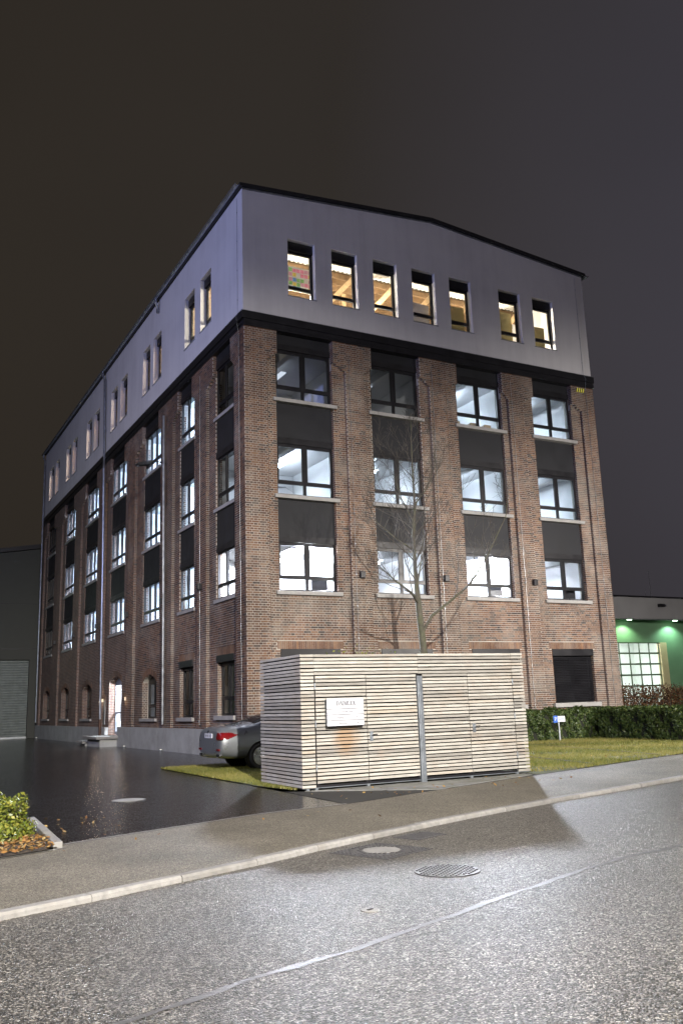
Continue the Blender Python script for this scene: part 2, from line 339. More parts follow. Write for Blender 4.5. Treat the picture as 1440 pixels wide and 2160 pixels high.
def put(name, me, m=None, parent=None, loc=None, smooth=False, **kw):
    if isinstance(me, MB): me = me.mesh(name)
    if m and not me.materials: me.materials.append(m)
    if smooth:
        me.polygons.foreach_set('use_smooth', [True]*len(me.polygons))
    o = bpy.data.objects.new(name, me); COL.objects.link(o)
    if parent is not None: o.parent = parent
    if loc is not None: o.location = loc
    return tag(o, **kw)
def empty(name, loc=(0, 0, 0), rz=0, **kw):
    o = bpy.data.objects.new(name, None); COL.objects.link(o); o.location = loc; o.rotation_euler = (0, 0, rz); o.empty_display_size = .3
    return tag(o, **kw)
def bevel(o, w=.01, n=2):
    md = o.modifiers.new('bevel', 'BEVEL'); md.width = w; md.segments = n; md.limit_method = 'ANGLE'; return o
def quads_mesh(name, V, tone=None, k=4):
    """V: (n,k,3) separate polygons with one tone each"""
    n = len(V); me = bpy.data.meshes.new(name)
    me.vertices.add(n*k); me.vertices.foreach_set('co', np.ascontiguousarray(V, dtype=np.float32).ravel())
    me.loops.add(n*k); me.loops.foreach_set('vertex_index', np.arange(n*k, dtype=np.int32))
    me.polygons.add(n); me.polygons.foreach_set('loop_start', np.arange(0, n*k, k, dtype=np.int32))
    me.update(calc_edges=True)
    if tone is not None:
        a = me.attributes.new('tone', 'FLOAT', 'FACE'); a.data.foreach_set('value', np.asarray(tone, dtype=np.float32))
    return me
def poly(name, pts, z, m, parent=None, **kw):
    me = bpy.data.meshes.new(name); me.from_pydata([(p[0], p[1], z) for p in pts], [], [tuple(range(len(pts)))]); me.update()
    if me.polygons[0].normal.z < 0: me.flip_normals()
    return put(name, me, m, parent, **kw)
def strip(name, A, B, z, m, parent=None, **kw):
    n = len(A); V = [(p[0], p[1], z) for p in A] + [(p[0], p[1], z) for p in B]
    me = bpy.data.meshes.new(name); me.from_pydata(V, [], [(i, n+i, n+i+1, i+1) for i in range(n-1)]); me.update()
    if me.polygons[0].normal.z < 0: me.flip_normals()
    return put(name, me, m, parent, **kw)
def text(name, s, size, m, parent, M4, ext=.001):
    cu = bpy.data.curves.new(name, 'FONT'); cu.body = s; cu.size = size; cu.extrude = ext; cu.resolution_u = 3
    to = bpy.data.objects.new(name, cu); COL.objects.link(to)
    dg = bpy.context.evaluated_depsgraph_get(); me = bpy.data.meshes.new_from_object(to.evaluated_get(dg))
    bpy.data.objects.remove(to)
    me.transform(M4); me.materials.clear()
    return put(name, me, m, parent)
def resample(P, step):
    P = [Vector((*p, 0)) for p in P]; out = [P[0]]; need = step
    for a, b in zip(P, P[1:]):
        L = (b-a).length; pos = 0
        while L-pos >= need:
            pos += need; out.append(a+(b-a)*(pos/L)); need = step
        need -= (L-pos)
    return out
def offset(P, d):
    out = []
    for i, p in enumerate(P):
        a = Vector(P[max(0, i-1)][:2]); b = Vector(P[min(len(P)-1, i+1)][:2]); t = (b-a).normalized()
        out.append((p[0]-t.y*d, p[1]+t.x*d))
    return out
def smooth_line(P, n=6):
    out = []
    for i in range(len(P)-1):
        p0 = Vector(P[max(i-1, 0)]); p1 = Vector(P[i]); p2 = Vector(P[i+1]); p3 = Vector(P[min(i+2, len(P)-1)])
        for k in range(n):
            t = k/n
            out.append(tuple(.5*((2*p1)+(p2-p0)*t+(2*p0-5*p1+4*p2-p3)*t*t+(3*p1-p0-3*p2+p3)*t**3)))
    out.append(tuple(P[-1])); return out

# ------------------------------------------------------------------ ground
ZR = -.055
put('ground', (lambda b: (b.add([(-600,-600,-.30),(600,-600,-.30),(600,900,-.30),(-600,900,-.30)], [(0,1,2,3)]), b)[1])(MB()), m_ground, kind='structure')
KERB = smooth_line([(-60,-33.5), (-30,-24.3), (-18,-20.6), (-9.48,-17.86), (-8.21,-17.42), (-6.58,-16.78), (-5.64,-16.36), (-3.31,-15.50), (-1.27,-14.86), (3.13,-13.66), (12,-11.1), (30,-6.0), (60,2.5)])
road_s = [(p[0]+14*.30, p[1]-13.6) for p in KERB]
strip('road', KERB, road_s, ZR, m_road, kind='structure')
EDGE = smooth_line([(-60,-30.3), (-30,-21.4), (-18,-17.7), (-9.09,-14.95), (-8.42,-14.40), (-6.22,-13.60), (-5.11,-13.22), (-3.63,-12.98), (-1.67,-12.32), (1.52,-11.28), (8.4,-9.18), (18,-6.3), (30,-2.9), (60,5.6)])
kin = offset(KERB, .13)
def at_x(P, x):
    for a, b in zip(P, P[1:]):
        if a[0] <= x <= b[0]: return a[1]+(b[1]-a[1])*(x-a[0])/(b[0]-a[0])
poly('footpath', list(EDGE)+list(reversed(kin)), 0.0, m_path, kind='structure')
# kerb of single stones
kb = MB(); kin2 = offset(KERB, .02); kout2 = offset(KERB, .11)
for i in range(len(KERB)-1):
    a, b, c, d = kin2[i], kin2[i+1], kout2[i+1], kout2[i]
    kb.add([(a[0],a[1],-.02),(b[0],b[1],-.02),(c[0],c[1],-.02),(d[0],d[1],-.02)], [(0,1,2,3)])
kerb = put('kerb', kb, m_conc, kind='structure')
pts = resample([p for p in KERB if -22 < p[0] < 30], 1.0)
for a, b in zip(pts, pts[1:]):
    t = (b-a).normalized(); n = Vector((-t.y, t.x, 0)); g = .007; h0 = random.uniform(-.004, .004)
    A = a+t*g; B = b-t*g; o1 = random.uniform(-.006, .006); c = .018
    prof = [(0+o1, ZR-.12), (0+o1, .002+h0-c), (c+o1, .006+h0), (.125, .006+h0), (.125, ZR-.12)]
    mb = MB(); V = [tuple(A+n*q[0]+Vector((0,0,q[1]))) for q in prof] + [tuple(B+n*q[0]+Vector((0,0,q[1]))) for q in prof]
    k = len(prof); mb.add(V, [tuple(range(k)), tuple(range(2*k-1, k-1, -1))]+[(i, k+i, k+(i+1) % k, (i+1) % k) for i in range(k)])
    put('kerb_stone', mb, m_kerb, kerb)
# tar seam in the road
SEAM = smooth_line([(-12,-21.6), (-9.47,-20.86), (-8.31,-20.47), (-7.3,-20.18), (-5.5,-19.50), (-3.79,-18.93), (-2.6,-18.70), (1,-17.6), (8,-15.6)], 10)
SEAM = [(p[0], p[1]+.010*math.sin(p[0]*5.1)+.008*math.sin(p[0]*11)) for p in SEAM]
wd = [.032+.008*math.sin(i*.9)+.006*math.sin(i*2.3) for i in range(len(SEAM))]
sa = [(p[0], p[1]+w) for p, w in zip(SEAM, wd)]; sb = [(p[0], p[1]-w) for p, w in zip(SEAM, wd)]
strip('road_seam', sa, sb, ZR+.004, m_tar, kind='structure')
# driveway: wet dark asphalt, turning to the entrance beside the wall
dl = [(-8.32, at_x(EDGE, -8.32)+.05), (-8.15, -11.3), (-9.5, -9.0), (-30, -8.0), (-30, 36.9), (0, 36.9), (0, -1.8), (-3.27, -1.85), (-3.47, -9.0), (-3.66, at_x(EDGE, -3.66)+.05)]
dl += [p for p in reversed(EDGE) if -8.3 < p[0] < -3.7]
dl[-len([p for p in EDGE if -8.3 < p[0] < -3.7]):] = [(p[0], p[1]+.05) for p in reversed(EDGE) if -8.3 < p[0] < -3.7]
poly('driveway', dl, -.004, m_drive, kind='structure')
ed = [p for p in EDGE if -30 < p[0] < -3.4]
strip('drive_edging', [(p[0], p[1]+.055) for p in ed], [(p[0], p[1]-.005) for p in ed], .006, m_conc, kind='structure')
# lawn beside and behind the shed
ln = [(-3.26, -1.8), (-3.46, -9.0), (-3.3, -10.3), (1.9, -10.75), (1.75, at_x(EDGE, 1.75))] + [p for p in EDGE if 1.8 < p[0] < 40] + [(40, 9), (16, 9), (16, .0), (0, 0), (0, -1.8)]
poly('lawn', ln, .012, m_turf, kind='structure')
bed = [(-8.42, at_x(EDGE, -8.42)), (-8.28, -11.3), (-9.6, -9.1), (-30, -8.1), (-30, -21.3)] + [p for p in EDGE if -29 < p[0] < -8.5]
poly('planting_bed', bed, .02, m_soil, kind='structure')
for k in range(3):
    a = Vector((-8.40+.06*k, at_x(EDGE, -8.40)+.08+.98*k, 0)); 
    mb = MB(); mb.box((-.055, 0, -.1), (.055, .96, .075)); o = put('edging_stone', mb, m_conc, kerb, loc=a); o.rotation_euler = (0, 0, -.06); bevel(o, .012)
# seams between the grass parking bays
for A, B in (((9.33,-2.08),(7.4,-9.3)), ((5.26,-6.2),(4.3,-10.2))):
    a = Vector((*A, 0)); b = Vector((*B, 0)); n = Vector((-(b-a).y, (b-a).x, 0)).normalized()*.055
    strip('bay_divider', [tuple(a+n), tuple(b+n)], [tuple(a-n), tuple(b-n)], .045, m_ground, kind='structure')

# slabs in front of the shed
def clip(poly_, a, b):
    out = []
    def side(p): return (b[0]-a[0])*(p[1]-a[1])-(b[1]-a[1])*(p[0]-a[0])
    for i, p in enumerate(poly_):
        q = poly_[(i+1) % len(poly_)]; s, t = side(p), side(q)
        if s >= 0: out.append(p)
        if s*t < 0: k = s/(s-t); out.append((p[0]+(q[0]-p[0])*k, p[1]+(q[1]-p[1])*k))
    return out
apron = [(-3.50, -10.3), (-3.62, at_x(EDGE, -3.62)+.04), (-1.67, -12.26), (1.7, -11.20), (1.95, -10.75), (-3.2, -10.55)]
cx = sum(p[0] for p in apron)/6; cy = sum(p[1] for p in apron)/6
pav = poly('paving', apron, -.004, m_ground, kind='structure')
edges = [(apron[i], apron[(i+1) % 6]) for i in range(6)]
a_, th = .40, R(-2)
for i in range(-12, 12):
    for j in range(-8, 8):
        q = []
        for (du, dv) in ((.004,.004),(.996,.004),(.996,.996),(.004,.996)):
            u = (i+du+(.5 if j % 2 else 0))*a_; v = (j+dv)*a_
            q.append((-1+u*math.cos(th)-v*math.sin(th), -11.5+u*math.sin(th)+v*math.cos(th)))
        for a, b in edges:
            if not q: break
            s = (b[0]-a[0])*(cy-a[1])-(b[1]-a[1])*(cx-a[0])
            q = clip(q, a, b) if s > 0 else clip(q, b, a)
        if len(q) < 3: continue
        ar = abs(sum(q[k][0]*q[(k+1) % len(q)][1]-q[(k+1) % len(q)][0]*q[k][1] for k in range(len(q))))/2
        if ar < .01: continue
        c = (sum(p[0] for p in q)/len(q), sum(p[1] for p in q)/len(q)); q = [(c[0]+(p[0]-c[0])*.985, c[1]+(p[1]-c[1])*.985) for p in q]
        if sum(q[k][0]*q[(k+1) % len(q)][1]-q[(k+1) % len(q)][0]*q[k][1] for k in range(len(q))) < 0: q.reverse()
        mb = MB(); mb.prism([(p[0], p[1], -.03) for p in q], (0, 0, .032+random.uniform(0, .006)))
        put('paver', mb, m_paver, pav)

# ------------------------------------------------------------------ the brick building
WX, LY = 15.79, 36.57
bld = empty('brick_office_building', (0, 0, 0), label='four storey brick office building with a pale rendered top floor and lit windows', cat='building')
FR = lambda u, d, z: (u, d, z)
LF = lambda u, d, z: (d, u, z)
def part(name, mb, m, parent=bld, **kw): return put(name, mb, m, parent, **kw)

FCOL = [(1.25, 3.42), (5.0, 7.1), (8.8, 10.98), (12.55, 14.62)]
LCOL = [(1.3, 3.05), (5.4, 7.1), (9.75, 12.2), (15.3, 18.0), (20.95, 23.7), (26.75, 29.35), (32.7, 35.2)]
FPIL = [(.04, .88), (3.90, 4.65), (7.50, 8.25), (11.25, 12.0), (15.12, 15.85)]
LPIL = [(.03, .95), (3.75, 4.75), (7.75, 8.85), (13.3, 14.4), (18.95, 20.1), (24.6, 25.7), (30.1, 31.2), (36.0, 36.57)]
Z1, Z2, Z3, ZC = 5.22, 8.45, 11.83, 14.22          # sill tops, underside of the cornice
HEAD = {Z1: 6.86, Z2: 10.27, Z3: 13.66}
HZ0 = 171*.077                                      # foot of the corbelled pilaster heads
D0, DP = .15, .03                                   # recessed wall plane and pilaster plane
GF = [(c[0]+.0, c[1]-.0, 1.32, 3.34) for c in FCOL]
GL = [(1.4, 2.95, 1.30, 3.30), (5.45, 7.0, 1.25, 3.32)]
ARCH = [(10.0, 12.05, 1.22, 2.72, .30), (15.45, 17.75, .47, 2.88, .30), (21.4, 23.55, 1.22, 2.72, .28), (27.0, 29.2, 1.22, 2.72, .28), (32.85, 35.05, 1.22, 2.72, .28)]
def arch_top(a, u):
    u0, u1, z0, zs, r = a; c = (u0+u1)/2; h = (u1-u0)/2
    return zs + r*(1-((u-c)/h)**2)
fh = [(c[0], c[1], Z1-.13, ZC) for c in FCOL] + GF
lh = [(c[0], c[1], Z1-.13, ZC) for c in LCOL] + GL
for a in ARCH:
    u0, u1, z0, zs, r = a; lh.append((u0, u1, z0, zs)); n = 5
    for k in range(n):
        z = zs+r*(k/n); w = math.sqrt(max(0, 1-(k+.6)/n))*(u1-u0)/2; lh.append(((u0+u1)/2-w, (u0+u1)/2+w, z-.001, zs+r*(k+1)/n))

def wall_grid(mb, mp, ulim, zlim, holes, d0, d1):
    us = sorted({ulim[0], ulim[1], *[h[i] for h in holes for i in (0, 1)]}); us = [u for u in us if ulim[0] <= u <= ulim[1]]
    zs = sorted({zlim[0], zlim[1], *[h[i] for h in holes for i in (2, 3)]}); zs = [z for z in zs if zlim[0] <= z <= zlim[1]]
    nu, nz_ = len(us)-1, len(zs)-1
    sol = [[not any(h[0] < (us[i]+us[i+1])/2 < h[1] and h[2] < (zs[j]+zs[j+1])/2 < h[3] for h in holes) for j in range(nz_)] for i in range(nu)]
    def q(*P): mb.add([mp(*p) for p in P], [(0, 1, 2, 3)])
    for i in range(nu):
        for j in range(nz_):
            if not sol[i][j]: continue
            a, b, c, d = us[i], us[i+1], zs[j], zs[j+1]
            q((a,d0,c),(b,d0,c),(b,d0,d),(a,d0,d)); q((b,d1,c),(a,d1,c),(a,d1,d),(b,d1,d))
            if i == 0 or not sol[i-1][j]: q((a,d1,c),(a,d0,c),(a,d0,d),(a,d1,d))
            if i == nu-1 or not sol[i+1][j]: q((b,d0,c),(b,d1,c),(b,d1,d),(b,d0,d))
            if j == 0 or not sol[i][j-1]: q((a,d1,c),(b,d1,c),(b,d0,c),(a,d0,c))
            if j == nz_-1 or not sol[i][j+1]: q((a,d0,d),(b,d0,d),(b,d1,d),(a,d1,d))
mb = MB(); wider = lambda H: [(h[0]-.009, h[1]+.009, h[2], h[3]) for h in H]
wall_grid(mb, FR, (D0, WX-.06), (0, ZC), wider(fh), D0+.009, D0+.40)
wall_f = part('wall', mb, m_mortar)
NEARY = 14.4
mb = MB(); wall_grid(mb, LF, (D0+.40, NEARY), (0, ZC), wider([h for h in lh if h[1] < NEARY]), D0+.009, D0+.40)
wall_l = part('wall', mb, m_mortar)
mb = MB(); wall_grid(mb, LF, (NEARY, LY-.05), (0, ZC), [h for h in lh if h[0] > NEARY], D0, D0+.40)
wall_far = part('wall', mb, m_far)
mb = MB(); mb.box((WX-.45, D0+.41, 0), (WX-.05, LY-.06, ZC)); mb.box((D0+.41, LY-.45, 0), (WX-.46, LY-.05, ZC)); part('rear_wall', mb, m_far)
# pilaster cores
def pil_boxes(pil, last):
    u0, u1 = pil; return (u0, u1)
mbF = MB(); mbL = MB(); mbX = MB()
for k, (u0, u1) in enumerate(FPIL):
    if k == 0: mbF.box((u0+.009, DP+.009, 0), (u1-.009, D0+.3, HZ0))
    else: mbF.box((u0+.009, DP+.009, 0), (u1-.009, D0+.008, HZ0))
    a, b = (None, None)
for k, (u0, u1) in enumerate(LPIL):
    if k == 0: mbL.box((DP+.009, D0+.31, 0), (D0+.3, u1-.009, HZ0))
    elif u1 < NEARY+.1: mbL.box((DP+.009, u0+.009, 0), (D0+.008, u1-.009, HZ0))
    else: mbX.box((DP, u0, 0), (D0-.001, u1, HZ0))
# brick lists
BR = []     # (x0,y0,z0,x1,y1,z1, tone, facing, whole)
CH = .077
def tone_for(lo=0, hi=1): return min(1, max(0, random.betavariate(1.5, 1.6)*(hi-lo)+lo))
def bricks(mp, face, val, ur, zr, holes=(), sgn=1, bias=(0, .92), tag_=None):
    """English bond on the plane face=val ('d' or 'u'); ur is the run along the other axis"""
    c0 = int(math.floor(zr[0]/CH)); c1 = int(math.ceil(zr[1]/CH))
    for c in range(c0, c1):
        z0 = c*CH+.008; z1 = z0+.061
        z0c = max(z0, zr[0]); z1c = min(z1, zr[1])
        if z1c-z0c < .02: continue
        if c % 2 == 0: L, pit, off = .246, .262, 0.
        else: L, pit, off = .115, .131, .0655
        zm = (z0c+z1c)/2
        segs = [ur]
        for h in holes:
            if h[2] < zm < h[3]:
                ns = []
                for a, b in segs:
                    if h[1] <= a or h[0] >= b: ns.append((a, b)); continue
                    if h[0] > a: ns.append((a, h[0]))
                    if h[1] < b: ns.append((h[1], b))
                segs = ns
        for a, b in segs:
            if b-a < .03: continue
            k = math.floor((a-off)/pit)-1
            while True:
                u0 = off+k*pit; u1 = u0+L; k += 1
                if u0 >= b: break
                v0 = max(u0, a); v1 = min(u1, b)
                if v1-v0 < .028: continue
                j = random.uniform(-.0018, .0022)
                if face == 'd': P, Q = mp(v0, val-j, z0c), mp(v1, val+.03, z1c)
                else: P, Q = mp(val-sgn*j, v0, z0c), mp(val-sgn*.03, v1, z1c)
                x0, x1 = sorted((P[0], Q[0])); y0, y1 = sorted((P[1], Q[1]))
                t = tone_for(*bias)
                BR.append((x0, y0, z0c, x1, y1, z1c, t, tag_, (v1-v0 > L-.001) and (z1c-z0c > .060), c % 2))
def soldier(mp, d, u0, u1, z0, z1):
    n = round((u1-u0)/.0765); w = (u1-u0)/n
    for k in range(n):
        j = random.uniform(-.002, .002)
        P, Q = mp(u0+k*w+.006, d-j, z0), mp(u0+(k+1)*w-.006, d+.03, z1)
        x0, x1 = sorted((P[0], Q[0])); y0, y1 = sorted((P[1], Q[1]))
        BR.append((x0, y0, z0, x1, y1, z1, random.uniform(.35, .95), None, False, 0))
SOLF = [(g[0]-.12, g[1]+.12, g[3], g[3]+.25) for g in GF]; SOLL = [(g[0]-.1, g[1]+.1, g[3], g[3]+.25) for g in GL]
# front wall plane, split at pilasters so nothing is laid behind them
cov = [(p[0], p[1], 0, ZC) for p in FPIL]
heads_f = [(.04, 1.25), (3.42, 5.0), (7.1, 8.8), (10.98, 12.55), (14.62, 15.85)]
heads_l = [(.03, 1.3), (3.05, 5.4), (7.1, 9.75), (12.2, 15.3), (18.0, 20.95), (23.7, 26.75), (29.35, 32.7), (35.2, 36.57)]
hcov = [(h[0], h[1], HZ0+3*CH, ZC) for h in heads_f]
bricks(FR, 'd', D0, (.88, 15.12), (.9, ZC), fh+cov+SOLF+hcov, tag_='f')
for s in SOLF: soldier(FR, D0, *s)
for s in SOLL: soldier(LF, D0, *s)
lcov = [(p[0], p[1], 0, ZC) for p in LPIL]; lhc = [(h[0], h[1], HZ0+3*CH, ZC) for h in heads_l]
archcov = []
bricks(LF, 'd', D0, (.95, NEARY-.01), (.84, ZC), lh+lcov+SOLL+lhc)
for k, (u0, u1) in enumerate(FPIL):
    bricks(FR, 'd', DP, (u0, u1), (.9, HZ0), tag_='f', bias=(.05, .95))
    if k: bricks(FR, 'u', u0, (DP+.032, D0-.002), (.9, HZ0), sgn=-1)
    else: bricks(FR, 'u', u1, (DP+.032, D0-.002), (.9, HZ0), sgn=1)
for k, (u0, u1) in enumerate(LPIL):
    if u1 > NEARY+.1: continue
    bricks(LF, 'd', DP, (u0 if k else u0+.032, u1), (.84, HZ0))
    if k: bricks(LF, 'u', u0, (DP+.032, D0-.002), (.84, HZ0), sgn=-1, bias=(.0, .45))  # shade of the street-facing sides put into the brick tone
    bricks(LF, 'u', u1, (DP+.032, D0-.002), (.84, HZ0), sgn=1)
# heads: three corbel courses then full width
def head(mp, h, p, near, first):
    if near:
        steps = 4
        for s in range(steps):
            t = (s+1)/steps; a = p[0]+(h[0]-p[0])*t; b = p[1]+(h[1]-p[1])*t; z0 = HZ0+s*CH*(1 if s < steps-1 else 1); z1 = z0+CH if s < steps-1 else ZC
            core = mbF if mp is FR else mbL
            aa = a+.009; dd = D0+.02
            P, Q = ((aa, DP+.009, z0+.001), (b-.009, dd, z1-.001))
            if first and mp is FR: Q = (b-.009, D0+.3, z1-.001)
            if first and mp is LF: P = (D0+.31, DP+.009, z0+.001)
            P2, Q2 = mp(*P), mp(*Q)
            (mbF if mp is FR else mbL).box(tuple(min(i, j) for i, j in zip(P2, Q2)), tuple(max(i, j) for i, j in zip(P2, Q2)))
            bricks(mp, 'd', DP, (a+(.032 if first and mp is LF else 0), b), (z0, z1), tag_='f' if mp is FR else None, bias=(.05, .95))
            if not first: bricks(mp, 'u', a, (DP+.032, D0+.10), (z0, z1), sgn=-1)
            bricks(mp, 'u', b, (DP+.032, D0+.10), (z0, z1), sgn=1)
    else:
        steps = 4
        for s in range(steps):
            t = (s+1)/steps; a = p[0]+(h[0]-p[0])*t; b = p[1]+(h[1]-p[1])*t; z0 = HZ0+s*CH; z1 = z0+CH if s < steps-1 else ZC
            P2, Q2 = mp(a, DP-.002, z0), mp(b, D0+.01, z1)
            mbX.box(tuple(min(i, j) for i, j in zip(P2, Q2)), tuple(max(i, j) for i, j in zip(P2, Q2)))
for k, (h, p) in enumerate(zip(heads_f, FPIL)): head(FR, h, p, True, k == 0)
for k, (h, p) in enumerate(zip(heads_l, LPIL)): head(LF, h, p, p[1] < NEARY+.1, k == 0)
part('pilaster', mbF, m_mortar); part('pilaster', mbL, m_mortar); part('pilaster', mbX, m_far)
# window reveals in brick (front columns and near left columns)
def reveals(mp, cols, z0, z1, near=99):
    for c in cols:
        if c[1] > near: continue
        bricks(mp, 'u', c[0], (D0+.032, D0+.24), (z0, z1), sgn=1)
        bricks(mp, 'u', c[1], (D0+.032, D0+.24), (z0, z1), sgn=-1)
reveals(FR, FCOL, Z1, HZ0); reveals(LF, LCOL, Z1, HZ0, NEARY)
for g in GF: reveals(FR, [g[:2]], g[2], g[3])
for g in GL: reveals(LF, [g[:2]], g[2], g[3])
reveals(LF, [ARCH[0][:2]], ARCH[0][2], ARCH[0][3])

BR_np = np.array([b[:7] for b in BR], dtype=np.float64)
camp = np.array([-10.6348, -25.8992, 1.56])
# the 300 that show largest in the photograph are objects of their own
cand = [i for i, b in enumerate(BR) if b[7] == 'f' and b[8] and b[9] == 0 and b[2] > 3.35 and b[2] < 9]
def shown(i):
    b = BR[i]; c = np.array([(b[0]+b[3])/2, b[1], (b[2]+b[5])/2])-camp; d = np.linalg.norm(c); return abs(c[1])/d/d**2
cand.sort(key=shown, reverse=True); single = set(cand[:300])
def box_faces(B):
    x0, y0, z0, x1, y1, z1 = [B[:, i] for i in range(6)]
    P = np.stack([np.stack(p, -1) for p in ((x0,y0,z0),(x1,y0,z0),(x1,y1,z0),(x0,y1,z0),(x0,y0,z1),(x1,y0,z1),(x1,y1,z1),(x0,y1,z1))], 1)
    F = np.array([(3,2,1,0),(4,5,6,7),(0,1,5,4),(1,2,6,5),(2,3,7,6),(3,0,4,7)])
    return P[:, F].reshape(-1, 4, 3)
rest = np.array([i for i in range(len(BR)) if i not in single])
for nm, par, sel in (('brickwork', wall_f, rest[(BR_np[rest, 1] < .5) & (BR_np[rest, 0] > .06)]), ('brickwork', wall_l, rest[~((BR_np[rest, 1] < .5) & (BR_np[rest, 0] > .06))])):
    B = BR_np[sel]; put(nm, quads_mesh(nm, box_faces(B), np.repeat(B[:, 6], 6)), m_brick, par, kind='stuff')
variants = {}
for i in sorted(single):
    b = BR[i]; key = int(b[6]*11.99)
    if key not in variants:
        q = np.array([[-.123, -.016, -.0305, .123, .016, .0305]]); variants[key] = quads_mesh('brick', box_faces(q), [ (key+.5)/12 ]*6); variants[key].materials.append(m_brick)
    o = bpy.data.objects.new('brick', variants[key]); COL.objects.link(o); o.parent = wall_f
    o.location = ((b[0]+b[3])/2, b[1]+.016, (b[2]+b[5])/2)

# plinth
mb = MB(); lastu = .03
cuts = [.03, 4.9, 9.3, 13.4, 15.43]
for a, b in zip(cuts, cuts[1:]): mb.box((-.03, a+.006, -.2), (D0-.01, b-.006, .86))
for a, b in ((17.77, 20.0), (20.0, 25.2), (25.2, 30.6), (30.6, 36.6)): mb.box((-.03, a+.006, -.2), (D0-.01, b-.006, .82))
mb.box((D0-.008, .2, -.2), (D0-.002, 36.5, .46))
part('plinth', mb, m_plinth)
mb = MB(); mb.box((-.03, -.02, -.2), (15.87, .028, .88)); part('plinth', mb, m_plinth)

# windows
def window(mp, u0, u1, z0, z1, d, lights, trans=.46, gm=m_glass, fm=m_frame, sill=True, sill_z=.13, fw=.075, sill_ext=.13, proj=.10, mull=1.):
    mb = MB()
    def bx(a, b, z, y, dd0, dd1):
        P, Q = mp(a, dd0, z), mp(b, dd1, y); mb.box(tuple(min(i, j) for i, j in zip(P, Q)), tuple(max(i, j) for i, j in zip(P, Q)))
    bx(u0+.003, u0+fw, z0, z1, d, d+.08); bx(u1-fw, u1-.003, z0, z1, d, d+.08)
    bx(u0+fw, u1-fw, z0, z0+fw, d, d+.08); bx(u0+fw, u1-fw, z1-fw, z1, d, d+.08)
    zt = z0+trans; bx(u0+fw, u1-fw, zt-.045, zt+.045, d+.002, d+.078)
    w = (u1-u0-2*fw)/lights
    for k in range(1, lights):
        c = u0+fw+w*k; bx(c-.05*mull, c+.05*mull, z0+fw, zt-.045, d+.003, d+.077); bx(c-.065*mull, c+.065*mull, zt+.045, z1-fw, d+.003, d+.077)
    # opening sashes set in the upper lights
    for k in range(lights):
        a = u0+fw+w*k+(.065*mull if k else 0); b = u0+fw+w*(k+1)-(.065*mull if k < lights-1 else 0); s = .035*mull
        for q in ((a, a+s, zt+.045, z1-fw), (b-s, b, zt+.045, z1-fw), (a+s, b-s, zt+.045, zt+.045+s), (a+s, b-s, z1-fw-s, z1-fw)):
            bx(q[0], q[1], q[2], q[3], d-.012, d+.05)
    wo = part('window', mb, fm)
    for k in range(lights):
        for (a, b) in ((z0+fw, zt-.045), (zt+.045, z1-fw)):
            pb = MB(); P, Q = mp(u0+fw+w*k, d+.035, a), mp(u0+fw+w*(k+1), d+.041, b)
            A = tuple(min(i, j) for i, j in zip(P, Q)); B = tuple(max(i, j) for i, j in zip(P, Q))
            if mp is FR: pb.add([(A[0],A[1],A[2]),(B[0],A[1],A[2]),(B[0],A[1],B[2]),(A[0],A[1],B[2])], [(0,1,2,3)])
            else: pb.add([(A[0],A[1],A[2]),(A[0],B[1],A[2]),(A[0],B[1],B[2]),(A[0],A[1],B[2])], [(3,2,1,0)])
            put('pane', pb, gm, wo)
    if sill:
        sb = MB(); P, Q = mp(u0-sill_ext, D0-proj, z0-sill_z), mp(u1+sill_ext, d+.02, z0-.002)
        sb.box(tuple(min(i, j) for i, j in zip(P, Q)), tuple(max(i, j) for i, j in zip(P, Q))); bevel(put('sill', sb, m_sill, wo), .008)
    return wo
def mbox(mp, u0, u1, d0, d1, z0, z1, mb=None):
    mb = mb or MB(); P, Q = mp(u0, d0, z0), mp(u1, d1, z1)
    mb.box(tuple(min(i, j) for i, j in zip(P, Q)), tuple(max(i, j) for i, j in zip(P, Q))); return mb
WD = D0+.15
def column(mp, c, lights, dark):
    wd_ = WD if mp is FR else D0+.062
    for z in (Z1, Z2, Z3):
        window(mp, c[0], c[1], z, HEAD[z], wd_, lights, gm=m_glass, **({} if mp is FR else dict(fw=.055, mull=.6, proj=.055)))
        nxt = {Z1: Z2-.13, Z2: Z3-.13, Z3: ZC}[z]
        part('spandrel_panel', mbox(mp, c[0]+.004, c[1]-.004, wd_-.03, WD+.2, HEAD[z]+.22, nxt-.002), m_panel)
        part('shutter_box', mbox(mp, c[0]+.004, c[1]-.004, wd_-.055, WD+.2, HEAD[z]+.002, HEAD[z]+.218), m_dark)
for k, c in enumerate(FCOL): column(FR, c, 2, False)
for k, c in enumerate(LCOL): column(LF, c, 2 if k < 2 else 3, False)
